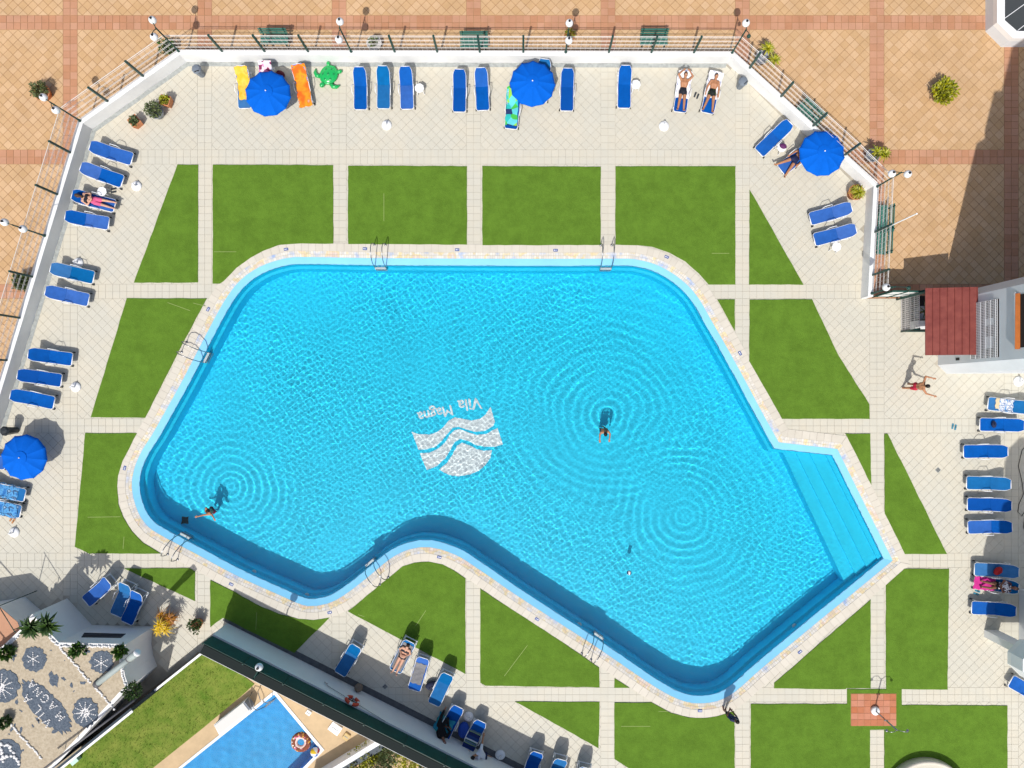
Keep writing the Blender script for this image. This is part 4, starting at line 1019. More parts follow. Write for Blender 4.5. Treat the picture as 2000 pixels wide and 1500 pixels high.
for o in em.children: o.cycles.is_caustics_receiver = True

# ================================================================ PLANTS
def leafmat(name, c1, c2): return M(name, c1, .6, col2=c2, scale=7, lo=.35, hi=.65, isl=.2)
m_leafg = leafmat('leaf_green', (.03,.085,.012), (.09,.17,.025)); m_leafy = leafmat('leaf_yellow_green', (.16,.21,.01), (.46,.42,.03))
m_leafd = leafmat('leaf_dark', (.018,.055,.015), (.06,.11,.02)); m_leafyel = leafmat('leaf_yellow', (.55,.32,.01), (.75,.55,.02)); m_leaforg = leafmat('leaf_orange', (.35,.12,.02), (.5,.25,.03))
m_leafgr = leafmat('leaf_grey_green', (.08,.12,.05), (.16,.19,.07)); m_trunk = M('trunk_bark', (.16,.10,.06), .9, var=.2, scale=15)
def rosette(mb, c, n, ln, w, up0=-.1, up1=1.2, droop=.35, seed=0):
    rr = random.Random(seed); c = Vector(c)
    for i in range(n):
        a = i*2.39996 + rr.uniform(-.2,.2); el = up0 + (up1-up0)*(i/n)**1.1; L = ln*rr.uniform(.8,1.1)*(1-.25*i/n)
        h = Vector((math.cos(a), math.sin(a), 0)); s_ = Vector((-h.y, h.x, 0)); pts = []
        for k in range(5):
            t = k/4; r = L*t; z = math.sin(el)*r - droop*L*t*t; pts.append(c + h*(math.cos(el)*r) + Vector((0,0,z)))
        ws = [w*.5, w, w*.9, w*.55, .004]; vs = []
        for p, ww in zip(pts, ws): vs += [p - s_*ww/2 + Vector((0,0,ww*.25)), p, p + s_*ww/2 + Vector((0,0,ww*.25))]
        fs = []
        for k in range(4):
            b_ = k*3; fs += [(b_, b_+3, b_+4, b_+1), (b_+1, b_+4, b_+5, b_+2)]
        mb.add(vs, fs)
def leaves(mb, c, rx, ry, rz, n, s0, s1, seed=0, shell=.35):
    rr = random.Random(seed); c = Vector(c)
    for i in range(n):
        v = Vector((rr.gauss(0,1), rr.gauss(0,1), rr.gauss(0,1))).normalized() * (shell + (1-shell)*rr.random()**.5)
        lump = 1 + .22*math.sin(v.x*5+seed)*math.cos(v.y*4+seed*2)
        p = c + Vector((v.x*rx*lump, v.y*ry*lump, v.z*rz)); u = (v + Vector((rr.uniform(-.8,.8), rr.uniform(-.8,.8), rr.uniform(-.2,.9)))).normalized(); s_ = u.orthogonal().normalized()
        s_ = (Matrix.Rotation(rr.uniform(0,6.28), 3, u) @ s_); L = rr.uniform(s0, s1); w = L*.28
        q = s_.cross(u)*.25*L
        mb.add([p, p + s_*w + u*L*.5 + q*.3, p + u*L + q, p - s_*w + u*L*.5 + q*.3], [(0,1,2,3)])
def pot(t, r0, r1, h, mat, n=18):
    o = MB().lathe([(r0,0),(r1,h),(r1*1.06,h),(r1*1.06,h-.05),(r1*.9,h-.03),(r1*.88,h-.07),(0,h-.07)], (0,0,0), n).build('pot', mat, t, True); return o
m_potg = M('pot_grey', (.30,.32,.36), .6); m_earth = M('potting_soil', (.05,.035,.022), .95, var=.3, scale=20)
def shrub(px, py, r, h, label, mat, potm=None, n=420, z0=0, leaf=(.06,.13), name='potted_shrub', group='shrubs around the pool', pr=.24):
    c = P(px, py, z0+h); t = thing(name, label, 'shrub', (c.x, c.y, z0), random.uniform(0,6), group)
    ph = .35 if potm else 0
    if potm: pot(t, pr*.75, pr, ph, potm)
    mb = MB(); hh = max(.15, (h-ph)*.55); leaves(mb, (0,0,ph+hh*.9), r, r, hh, n, *leaf, seed=int(px)); mb.build('foliage', mat, t)
    st = MB()
    for k in range(5): a = k*1.26; st.tube([(0,0,max(0,ph-.05)), (r*.5*math.cos(a), r*.5*math.sin(a), ph+hh*.9)], [.015,.006], 5)
    st.build('stems', m_trunk, t); return t
def yucca(px, py, crowns, label, mat, potm, z0=0, name='potted_yucca', ln=.42, n=34, w=.07, group='spiky plants', pr=.3, droop=.35):
    c = P(px, py, z0+.2); t = thing(name, label, 'plant', (c.x, c.y, z0), 0, group)
    if potm: pot(t, pr*.72, pr, .45, potm)
    for i, (cx, cy, z) in enumerate(crowns):
        q = P(cx, cy, z); loc = Vector((q.x-c.x, q.y-c.y, z-z0)); b0 = Vector((loc.x*.25, loc.y*.25, .38 if potm else 0))
        MB().tube([b0, b0.lerp(loc, .5) + Vector((0,0,.05)), loc], [.04,.035,.03], 7).build('trunk', m_trunk, t, True)
        mb = MB(); rosette(mb, loc, n, ln, w, seed=i+int(px), droop=droop); mb.build('leaf_crown', mat, t)
    return t
shrub(69, 172, .36, .75, 'round clipped shrub in a pot on the plaza beside a twin lamp', m_leafgr, m_terra, 600, name='potted_shrub', pr=.36)
shrub(1846, 176, .52, .55, 'bushy grass plant standing alone on the sunny plaza', m_leafy, m_terra, 900, leaf=(.10,.22), pr=.3)
shrub(38, 550, .34, .6, 'spiky plant outside the long grey wall', m_leafgr, m_terra, 420, leaf=(.1,.24))
shrub(322, 88, .36, .6, 'green leafy plant in a planter outside the wall corner', m_leafg, m_potg, 420)
shrub(728, 78, .14, .6, 'small plant in a pale pot outside the straight wall', m_leafgr, M('pale_pot', (.62,.60,.58), .7), 90, leaf=(.08,.2), pr=.33)
shrub(1113, 66, .22, .5, 'small plant below the twin lamp behind the middle parasol', m_leafy, m_terra, 160)
yucca(1486, 116, [(1500,94,.95),(1513,117,.75)], 'yucca with two yellow-green crowns in a grey pot outside the slanting wall', m_leafy, m_potg)
yucca(1700, 306, [(1713,297,1.0),(1729,300,.85)], 'yucca with two yellow-green crowns outside the corner by the yellow potted plant', m_leafy, m_potg)
def boxpot(px, py, rot, label, mat=m_leafgr):
    c = P(px, py, .4); t = thing('square_planter', label, 'planter', (c.x, c.y, 0), rot, 'square terracotta planters')
    a, b_, h = .17, .235, .42; vs = [(-a,-a,0),(a,-a,0),(a,a,0),(-a,a,0),(-b_,-b_,h),(b_,-b_,h),(b_,b_,h),(-b_,b_,h)]; i_ = b_-.045; vs += [(-i_,-i_,h),(i_,-i_,h),(i_,i_,h),(-i_,i_,h),(-i_,-i_,h-.08),(i_,-i_,h-.08),(i_,i_,h-.08),(-i_,i_,h-.08)]
    MB().add(vs, [(3,2,1,0),(0,1,5,4),(1,2,6,5),(2,3,7,6),(3,0,4,7),(4,5,9,8),(5,6,10,9),(6,7,11,10),(7,4,8,11),(8,9,13,12),(9,10,14,13),(10,11,15,14),(11,8,12,15)]).build('pot', m_terra, t)
    MB().box((0,0,h-.09),(i_*2,i_*2,.02)).build('soil', m_earth, t); mb = MB(); leaves(mb, (0,0,h+.05), .18, .18, .12, 160, .06, .15, seed=int(px)); mb.build('foliage', mat, t)
boxpot(262, 236, R(-50), 'square terracotta planter nearest the first blue lounger')
boxpot(322, 196, R(-15), 'square terracotta planter on the far side of the round bush', m_leafy)
shrub(293, 209, .36, .85, 'round bush in a dark pot between two square terracotta planters', m_leafgr, m_potg, 520, leaf=(.06,.14), pr=.32)
t = yucca(1668, 378, [(1678,375,.62)], 'yellow-green plant in a big round terracotta pot beside the wall corner', m_leafy, m_terra, ln=.42, n=60, w=.05, pr=.34)
for k in range(2):
    q = t.location; mb = MB(); rosette(mb, Vector((.1-.15*k, .12*(k-.4), .5)), 34, .36, .045, seed=40+k); mb.build('leaf_crown', m_leafy, t)
yucca(84, 1226, [(60,1226,2.95),(92,1222,3.0)], 'pair of big agave crowns spilling over the corner of the stone garden', m_leafd, None, TZ, 'agave_plant', .62, 44, .15, droop=.25)
shrub(145, 1273, .18, .45, 'small palm-like plant in the stone garden by the terrace edge', m_leafg, None, 160, TZ, (.12,.28), 'garden_plant')
shrub(229, 1276, .18, .45, 'small green plant in the stone garden beside the leaning pole', m_leafg, None, 160, TZ, (.12,.28), 'garden_plant')
shrub(4, 1279, .18, .5, 'small green plant at the white curb of the stone garden', m_leafg, None, 160, TZ, (.12,.28), 'garden_plant')
shrub(0, 1416, .18, .5, 'dark green plant beside the lower stone border of the garden', m_leafd, None, 200, TZ, (.08,.2), 'garden_plant')
shrub(249, 1356, .33, .7, 'dark round shrub at the end of the terrace wall by the handrail', m_leafd, None, 420, TZ-.3, (.08,.16), 'garden_plant')
shrub(381, 1221, .32, .45, 'small dark bush standing on the deck beside the yellow palm', m_leafd, m_terra, 300, 0, (.06,.14))
t = thing('yellow_palm', 'bright yellow palm with orange fronds in a pot by the curved terrace wall', 'palm', P(326, 1212, .4).to_2d().to_3d())
pot(t, .22, .3, .4, m_terra)
for k, (dx, dy, z, mt) in enumerate([(-.05,.0,.95,m_leafyel),(.15,-.25,.85,m_leafyel),(-.25,-.35,.7,m_leafyel),(.3,.2,.75,m_leaforg),(-.1,.35,.7,m_leaforg)]):
    q = Vector((dx, dy, z)); MB().tube([(0,0,.36), q], [.02,.015], 6).build('stem', m_trunk, t); mb = MB(); rosette(mb, q, 30, .48, .04, seed=60+k, droop=.6); mb.build('frond_crown', mt, t)
for k, (px, py, r) in enumerate([(715,1482,.55),(755,1474,.6),(795,1492,.55),(738,1505,.6),(690,1505,.5),(838,1512,.5)]):
    shrub(px, py, r, .9, 'leafy green bush in the hedge beyond the private pool', m_leafgr if k % 2 else m_leafy, None, 650, 0, (.08,.18), 'garden_bush', 'bushes beyond the private pool')

# ================================================================ BINS, FLOATS, SMALL THINGS
m_bin = M('bin_grey', (.16,.19,.23), .5, var=.05)
def bin_(px, py, rot, label, mat=m_bin, h=.62):
    c = P(px, py, h); t = thing('litter_bin', label, 'bin', (c.x, c.y, 0), rot, 'litter bins on the deck')
    MB().lathe([(.15,0),(.20,h-.08)], (0,0,0), 8).build('body', mat, t); MB().lathe([(.22,h-.08),(.23,h-.03),(.16,h+.05),(.0,h+.07)], (0,0,0), 8).build('lid', mat, t)
    MB().box((0,-.14,h+.03),(.2,.03,.07)).build('flap', m_black, t)
bin_(383, 134, .3, 'grey litter bin in the wall corner near the terracotta planters')
bin_(1452, 158, .8, 'grey litter bin in the wall corner beside the sunbathers on white towels')
bin_(8, 842, .3, 'dark litter bin at the end of the long grey wall', M('bin_dark', (.03,.035,.04), .4), .8)
# turtle float
m_turt = M('float_green', (.01,.38,.09), .25, spec=.6); m_turt2 = M('float_dark_green', (.005,.22,.06), .25, spec=.6)
c = P(642, 146, .12); hd = Vector((-15, -22)).normalized(); t = thing('turtle_float', 'green inflatable turtle float lying on the deck beside the orange towel', 'pool float', (c.x, c.y, 0), math.atan2(hd.y, hd.x))
MB().ball((0,0,.12), 1, 24, 12, (.42,.36,.12)).build('shell', m_turt, t, True)
MB().tube([(.40*math.cos(a), .34*math.sin(a), .10) for a in np.linspace(0, 2*math.pi, 33)], .075, 8, False).build('rim_tube', m_turt, t, True)
for a, r in [(0,0)] + [(k*math.pi/3, .21) for k in range(6)]: MB().ball((r*1.1*math.cos(a), r*math.sin(a), .215-.03*(r>0)), 1, 10, 6, (.10,.085,.035)).build('shell_plate', m_turt2, t, True)
h_ = MB().ball((.56,.02,.13), 1, 14, 8, (.14,.11,.10)).build('head', m_turt, t, True)
for s_ in (-1,1): MB().ball((.62,.02+s_*.075,.18), .022, 8, 6).build('eye', m_black, h_, True)
def flip_(pts, r, nme): MB().tube(pts, r, 10).build(nme, m_turt, t, True)
flip_([(.28,.30,.08),(.34,.46,.08),(.26,.60,.07),(.10,.68,.06)], [.09,.10,.085,.03], 'front_flipper'); flip_([(.28,-.30,.08),(.34,-.46,.08),(.26,-.60,.07),(.10,-.68,.06)], [.09,.10,.085,.03], 'front_flipper')
flip_([(-.32,.24,.08),(-.44,.34,.08),(-.52,.38,.07)], [.08,.09,.05], 'rear_flipper'); flip_([(-.32,-.24,.08),(-.44,-.34,.08),(-.52,-.38,.07)], [.08,.09,.05], 'rear_flipper'); flip_([(-.42,0,.08),(-.54,0,.07)], [.05,.02], 'tail')
# balls and ring floats
def wedges(t, r, cols, c=(0,0,0), rot=None):
    N = len(cols)
    for k, m_ in enumerate(cols):
        mb = MB(); vs = []; K = 4; Mm = 8
        for i in range(Mm+1):
            th = math.pi*i/Mm
            for j in range(K+1):
                a = 2*math.pi*(k + j/K)/N; v = Vector((math.sin(th)*math.cos(a), math.sin(th)*math.sin(a), math.cos(th)))*r
                vs.append(Vector(c) + (rot @ v if rot else v))
        mb.add(vs, [(i*(K+1)+j, (i+1)*(K+1)+j, (i+1)*(K+1)+j+1, i*(K+1)+j+1) for i in range(Mm) for j in range(K)]); mb.build('panel', m_, t, True)
mc = {n_: M('ball_'+n_, c_, .35) for n_, c_ in dict(red=(.6,.03,.04), white=(.78,.78,.78), blue=(.02,.12,.5), yellow=(.75,.5,.03), navy=(.01,.02,.10)).items()}
q = P(1229, 1119, 0); t = thing('ball', 'small navy and white ball floating in the big pool', 'ball', (q.x, q.y, WATER+.06)); wedges(t, .11, [mc['navy'], mc['white']]*3, rot=Matrix.Rotation(.9, 3, 'X'))
q = P(616, 1467, 0); t = thing('beach_ball', 'beach ball with red, white, yellow and blue panels at the private pool corner', 'ball', (q.x, q.y, WATER+.17)); wedges(t, .21, [mc['red'], mc['white'], mc['yellow'], mc['white'], mc['blue'], mc['white']], rot=Matrix.Rotation(.7, 3, 'Y'))
m_donut = stripes('donut_glaze', [(.20,.06,.03),(.75,.70,.65),(.22,.06,.03),(.70,.35,.05),(.18,.05,.03),(.65,.15,.25)], 'C', 14, pos=[0,.45,.6,.75,.84,.93]); m_dpink = M('donut_dough', (.70,.52,.48), .5)
q = P(588, 1449, 0); t = thing('ring_float', 'brown sprinkled ring float with pale inner rim in the private pool', 'pool float', (q.x, q.y, WATER+.07))
MB().tube([(.335*math.cos(a), .335*math.sin(a), .02) for a in np.linspace(0, 2*math.pi, 41)], .135, 12, False).build('glazed_ring', m_donut, t, True)
MB().tube([(.245*math.cos(a), .245*math.sin(a), .035) for a in np.linspace(0, 2*math.pi, 33)], .088, 10, False).build('inner_rim', m_dpink, t, True)
# private pool furniture
c = P(452, 1402, .5); t = thing('pool_bench_box', 'long pale storage bench beside the private pool casting a dark shadow', 'bench', (c.x, c.y, 0), math.atan2(142, 178))
MB().prism([Vector((x, y)) for x, y in [(-.95,-.25),(-.82,-.32),(.85,-.32),(.95,-.2),(.95,.22),(-.85,.25)]], 0, .48).build('body', m_whitew, t); MB().box((0,-.02,.50),(1.7,.46,.04)).build('lid', M('pale_lid', (.62,.61,.58), .6), t); MB().box((-.2,-.335,.3),(.5,.02,.06)).build('handle', m_black, t); MB().box((.98,0,.36),(.06,.42,.55)).build('end_panel', m_bin, t)
t = thing('garden_ladder', 'steel ladder loops at the corner of the private pool', 'ladder', P(503, 1372))
for dx, dy in ((0,0),(.42,.34)):
    o_ = Vector((dx, dy, 0)); MB().tube([Vector((-.25,.5,.02))+o_, Vector((-.2,.4,.55))+o_, Vector((.0,.15,.8))+o_, Vector((.2,-.1,.6))+o_, Vector((.3,-.25,-.1))+o_, Vector((.32,-.28,-.7))+o_], .02, 7).build('handrail', m_steel, t, True)
for z in (-.15,-.4): MB().bar(Vector((.31,-.26,z)), Vector((.73,.08,z)), .08, .03).build('tread', m_plastic, t)
for px, py, sx_, sy_, lb, m_ in ((654,1424,.55,.42,'white rectangular cover lying on the private pool paving',m_plastic),(602,1393,.24,.2,'small white square lid beside the private pool',m_whitew),(676,1440,.28,.3,'small tan box against the screen by the private pool',M('tan_box',(.55,.40,.18),.7))):
    c = P(px, py, .1); t = thing('cover_plate', lb, 'cover', (c.x, c.y, 0), R(-36)); MB().box((0,0,.045),(sx_,sy_,.09)).build('plate', m_, t); MB().box((0,0,.095),(sx_*.7,.03,.01)).build('grip', m_gutter, t)
c = P(147, 1485, .2); t = thing('utility_box', 'pale turquoise utility box on the edge of the private lawn', 'box', (c.x, c.y, 0), R(40)); MB().box((0,0,.14),(.36,.22,.28)).build('case', M('turquoise_box',(.35,.55,.48),.5), t); MB().box((0,0,.29),(.38,.24,.03)).build('lid', M('turquoise_lid',(.42,.62,.55),.5), t)
# flip-flops, bags, cable
m_sole = M('sole_dark', (.04,.05,.06), .8); m_soleb = M('sole_blue', (.05,.22,.32), .8)
def flipflops(px, py, rot, mat, label):
    c = P(px, py); t = thing('flip_flops', label, 'sandals', (c.x, c.y, 0), rot, 'sandals left on the deck')
    for k, y in enumerate((-.07,.07)):
        s_ = MB().prism([Vector((x+.03*k, y+v)) for x, v in [(-.13,-.035),(0,-.04),(.1,-.045),(.135,0),(.1,.045),(0,.04),(-.13,.035)]], .001, .022).build('sole', mat, t)
        MB().tube([(-.02+.03*k,y-.04,.02),(.04+.03*k,y,.06),(-.02+.03*k,y+.04,.02)], .008, 5).build('strap', m_black, s_)
flipflops(1360, 187, 1.2, m_sole, 'dark sandals between the two sunbathers on white towels'); flipflops(1863, 834, 1.4, m_soleb, 'blue sandals on the paved band beside the lounger with a bag'); flipflops(1554, 323, .9, m_sole, 'dark sandals beside the parasol over the reclining sunbather')
flipflops(1907, 1157, -.3, m_soleb, 'teal sandals beside the lounger with the magenta towel'); flipflops(24, 1016, 1.0, M('sole_tan',(.45,.22,.10),.8), 'tan sandals beside loungers under blue towels'); flipflops(222, 372, .2, m_sole, 'dark sandals beside the sunbather in pink shorts')
def bag(px, py, z, r, mat, label):
    c = P(px, py, z+.1); t = thing('bag', label, 'bag', (c.x, c.y, z), random.uniform(0,6)); MB().ball((0,0,r*.55), 1, 14, 8, (r*1.15, r*.8, r*.6)).build('pouch', mat, t, True)
    MB().tube([(-r*.6,0,r*.9),(-r*.2,.05,r*1.5),(r*.3,.05,r*1.4),(r*.6,0,r*.9)], .014, 6).build('strap', mat, t, True)
bag(1530, 285, .41, .15, M('bag_purple',(.10,.02,.10),.7), 'purple bag on the small table beside the slanting lounger'); bag(1942, 829, .38, .14, M('bag_navy',(.012,.02,.06),.7), 'dark bag lying on a blue lounger')
bag(1949, 1115, .42, .20, M('bag_red',(.35,.01,.015),.7), 'red bag lying on a dark teal lounger'); bag(844, 1338, 0, .27, M('bag_dark',(.02,.025,.06),.7), 'dark bag on the deck beside a sky blue lounger'); bag(548, 145, 0, .2, M('bag_maroon',(.12,.015,.03),.7), 'maroon bag under the edge of the parasol by the orange towel')
bag(906, 1424, .0, .34, M('bag_blue',(.01,.06,.35),.7), 'blue cloth bag between two navy loungers')
t = thing('garden_hose', 'thin dark hose snaking over the shaded deck by the loungers', 'hose', P(1992, 960)); MB().tube([P(a, b_, .015) for a, b_ in [(2012,860),(1996,880),(1989,910),(1996,940),(1999,965),(1990,985),(1988,1000),(1996,1008),(2003,996),(1999,1030),(2010,1060)]], .014, 6).build('hose_line', m_black, t, True, True)

# ================================================================ BUILDINGS
m_wallb = M('facade_white', (.66,.69,.72), .7, var=.04, scale=.8, bump=.08, bscale=15); m_rooft = M('roof_terracotta', (.55,.16,.035), .7, var=.1, scale=6)
m_maroon = M('maroon_sheet', (.17,.036,.030), .6, var=.12, scale=2.5, col2=(.23,.058,.046)); m_dark = M('dark_interior', (.03,.022,.02), .9); m_glass = M('dark_glass', (.06,.065,.065), .12, spec=.6)
bl = thing('white_building', 'white building with grilled windows and a maroon metal awning beside the plaza', 'building', P(1832, 640))
FX = P(1832, 0).x
foot = [P(a, b_).to_2d() for a, b_ in [(1832,592),(1832,713),(1849,730),(2320,728),(2320,560),(1860,574)]]
MB().prism(foot, -.05, 10.6).build('facade', m_wallb, bl, world=True)
for x_, y_, z_ in ((1848,566,13.2),(1864,558,17.5)): MB().prism([P(a, b_).to_2d() for a, b_ in [(x_,y_),(x_,690),(2310,690),(2310,y_)]], 10.55, z_).build('upper_storey', m_wallb, bl, world=True)
y0, y1 = P(0,585).y, P(0,699).y
yt, yb = P(0,590,3.2).y, P(0,700,3.2).y
MB().box((FX-.006, (yt+yb)/2, 3.35), (.02, yt-yb, 1.75)).build('dark_window_panel', m_dark, bl, False, True)  # flat dark panel; its colour stands in for the unlit room behind
gr = MB()
for k in range(17): gr.bar((FX-.06, yt, 2.5+k*.10625), (FX-.06, yb, 2.5+k*.10625), .016 if k % 3 else .035, .016 if k % 3 else .035)
for k in range(36): y = yb + (yt-yb)*k/35; gr.bar((FX-.06, y, 2.5), (FX-.06, y, 4.2), .018, .018)
gr.build('window_grille', m_plastic, bl, False, True)
for k, (yy, zz) in enumerate(((628,3.7),(668,3.65))):
    MB().box((FX-.03, P(0,yy,3.8).y, zz), (.03,.5 if k else .3,.5)).build('air_conditioner', m_whitew, bl, False, True)
MB().prism([Vector((FX-.10, yt+.1)), Vector((FX+.3, yt+.1)), Vector((FX+.3, yb+.3)), Vector((FX-.10, yb+.3))], 5.25, 5.3).build('balcony_slab', m_wallb, bl, False, True)
MB().add([(FX-.10, yt+.05, 5.32), (FX-.12, yb+.25, 5.32), (FX-.02, yb+.25, 5.48), (FX-.02, yt+.05, 5.48), (FX+.0, yt+.05, 5.30), (FX+.0, yb+.25, 5.30)], [(0,1,2,3),(0,4,5,1),(3,2,5,4),(0,3,4),(1,5,2)]).build('tile_ledge', m_rooft, bl, False, True)
MB().box((FX-.004, (yt+yb)/2+.15, 6.2), (.02, yt-yb-.3, 1.5)).build('dark_window_panel', m_dark, bl, False, True)  # dark panel on the wall, coloured like a shaded upper opening
ax0, ax1 = P(1747,0).x, P(1831,0).x; ay0, ay1 = P(0,579).y, P(0,700).y; zi, zo = 2.88, 2.52
for k in range(7):
    xa, xb = ax0 + (ax1-ax0)*k/7 + .008, ax0 + (ax1-ax0)*(k+1)/7 - .008; za, zb = zo + (zi-zo)*k/7, zo + (zi-zo)*(k+1)/7
    o = MB().add([(xa,ay1,za),(xb,ay1,zb),(xb,ay0,zb),(xa,ay0,za),(xa,ay1,za-.03),(xb,ay1,zb-.03),(xb,ay0,zb-.03),(xa,ay0,za-.03)], [(0,1,2,3),(7,6,5,4),(0,4,5,1),(1,5,6,2),(2,6,7,3),(3,7,4,0)]).build('awning_sheet', m_maroon, bl, False, True)
    MB().bar((xb+.008, ay1, zb+.012), (xb+.008, ay0, zb+.012), .03, .045).build('seam', m_maroon, bl, False, True)
for yy in (ay0-.15,): MB().bar((ax0+.1, yy, 0), (ax0+.1, yy, zo-.03), .07, .07).build('awning_post', m_green, bl, False, True)
sl = P(1858,711,1.2); MB().box((FX-.006, P(0,702,1.2).y, 1.5), (.02,.12,.25)).build('vent', m_black, bl, False, True)
sy_ = P(0,729.2).y
MB().box((P(1885,0).x, sy_-.008, 4.2), (.28,.02,.5)).build('wall_vent', m_gutter, bl, False, True)
# wire enclosure under the awning
en = thing('wire_enclosure', 'wire mesh enclosure with plants beside the maroon awning', 'enclosure', P(1760, 610))
def meshpanel(a, b_, h, nme, par, dx=.09):
    mb = MB(); a, b_ = Vector(a), Vector(b_); n = max(2, int((b_-a).length/dx))
    for k in range(n+1): q = a.lerp(b_, k/n); mb.bar((q.x,q.y,.05), (q.x,q.y,h), .014, .014)
    for k in range(13): z = .05+(h-.05)*k/12; mb.bar((a.x,a.y,z), (b_.x,b_.y,z), .014 if k % 3 else .03, .014)
    mb.build(nme, m_wire, par, False, True)
e0, e1, e2 = P(1760,578), P(1760,648), P(1828,648)
meshpanel(e0, e1, 1.5, 'mesh_panel', en); 
MB().prism([Vector((e0.x+.08,e0.y)), Vector((e1.x+.08,e1.y)), Vector((e2.x,e2.y)), Vector((e2.x,e0.y))], .002, .02).build('floor_mat', m_dark, en, False, True)
for a, b_ in ((e1, e2),): MB().tube([(a.x,a.y,.9),(b_.x,b_.y,.9)], .03, 6).build('rail', m_green, en, True, True); MB().tube([(a.x,a.y,.1),(b_.x,b_.y,.1)], .02, 6).build('rail', m_green, en, True, True)
for q in (e0, e1): MB().tube([(q.x,q.y,0),(q.x,q.y,1.55)], .035, 8).build('post', m_green, en, True, True)
MB().box((P(1790,0).x, P(0,636).y, .3), (.7,.35,.5)).build('crate', m_whitew, en, False, True)
yucca(1795, 612, [(1806,608,1.1)], 'spindly pale plant inside the wire enclosure by the awning', m_leafgr, m_potg, ln=.55, n=16, w=.05, name='potted_palm')
# entrance gate
gt = thing('entrance_gate', 'green framed white gate closing the gap between wall and wire enclosure', 'gate', P(1735, 581))
ga, gb = P(1704,580).to_2d(), P(1759,580).to_2d()
for k in range(2):
    a = ga.lerp(gb, k/2+.01); b_ = ga.lerp(gb, (k+1)/2-.01); MB().bar((a.x,a.y,1.0),(b_.x,b_.y,1.0), .03, 1.5).build('gate_leaf', m_whitew, gt, False, True)
    MB().bar((a.x,a.y,.2),(b_.x,b_.y,.2), .06, .08).bar((a.x,a.y,1.78),(b_.x,b_.y,1.78), .06, .08).bar((a.x,a.y,1.0),(b_.x,b_.y,1.0), .05, .06).bar((a.x,a.y,0),(a.x,a.y,1.85), .07, .07).bar((b_.x,b_.y,0),(b_.x,b_.y,1.85), .07, .07).build('gate_frame', m_screen, gt, False, True)
gc = gb + Vector((1.6, .1)); MB().bar((gb.x,gb.y,1.82),(gc.x,gc.y,1.9), .1, .12).build('lintel', m_screen, gt, False, True)
MB().bar((gc.x,gc.y,0),(gc.x,gc.y,1.9), .08, .08).build('gate_post', m_green, gt, False, True)
# balcony building by the loungers
bb_ = thing('balcony_building', 'white building with stacked octagonal balconies beside the shaded loungers', 'building', P(1960, 1262))
def octo(x0, y0, x1, y1, ch): return [P(a, b_).to_2d() for a, b_ in [(x0,y0+ch),(x0+ch,y0),(x1,y0),(x1,y1),(x0+ch,y1),(x0,y1-ch)]]
o8 = octo(1903, 1216, 2250, 1282, 22); oin = octo(1912, 1224, 2240, 1274, 18)
MB().prism([P(a, b_).to_2d() for a, b_ in [(1990,1150),(2260,1150),(2260,1290),(1990,1290)]], -.05, 12.5).build('core_wall', m_wallb, bb_, world=True)
for f in range(4):
    z = 2.25 + 2.9*f
    o8, oin = (o8, oin) if f == 0 else (octo(1884,1204,2250,1282,24), octo(1892,1212,2240,1274,20))
    MB().prism(o8, z, z+.22).build('balcony_slab', m_whitew, bb_, world=True); MB().prism(oin, z+.22, z+.235, bottom=False).build('balcony_floor', m_rooft, bb_, world=True)
    mb = MB(); n8 = len(o8)
    for i in range(n8):
        a, b_, c_, d_ = o8[i], o8[(i+1)%n8], oin[(i+1)%n8], oin[i]; mb.prism([a, b_, c_, d_], z+.22, z+.95, bottom=False)
    mb.build('parapet', m_wallb, bb_, world=True)
MB().prism([P(a, b_).to_2d() for a, b_ in [(1922,1230),(1948,1230),(1948,1244),(1922,1244)]], -.05, 2.25).build('pier', m_whitew, bb_, world=True)
# glazed bay at the far plaza corner
gb_ = thing('glazed_bay', 'white rimmed octagonal bay with a dark glass roof at the plaza edge', 'building', P(1975, 30))
o9 = [P(a, b_, .8).to_2d() for a, b_ in [(1947,-60),(1947,44),(1978,75),(2100,75),(2100,-60)]]; o10 = [P(a, b_, .8).to_2d() for a, b_ in [(1962,-50),(1962,40),(1986,61),(2090,61),(2090,-50)]]
MB().prism(o9, -.05, .55).build('bay_wall', m_wallb, gb_, world=True); mb = MB()
for i in range(5): mb.prism([o9[i], o9[(i+1)%5], o10[(i+1)%5], o10[i]], 0.55, .82, bottom=False)
mb.build('roof_rim', m_white, gb_, world=True); MB().prism(o10, 0.56, .60, bottom=False).build('glass_roof', m_glass, gb_, world=True)
for a, b_ in (((1962,36),(2040,-20)),((1986,61),(2050,10))): MB().bar(P(*a, 0.64), P(*b_, 0.64), .03, .03).build('glazing_bar', m_plastic, gb_, False, True)
# floor drains set in the deck
for px, py, lb in ((1832,918,'small square drain grate in the paving facing the shaded loungers'),(752,1341,'small dark square drain in the wall shade beyond the life ring')):
    c = P(px, py); t = thing('deck_drain', lb, 'drain', (c.x, c.y, .002), R(45)); MB().box((0,0,.003),(.2,.2,.006)).build('frame', m_gutter, t)
    for k in range(4): MB().box((0,-.06+k*.04,.008),(.16,.018,.004)).build('bar', m_black, t)
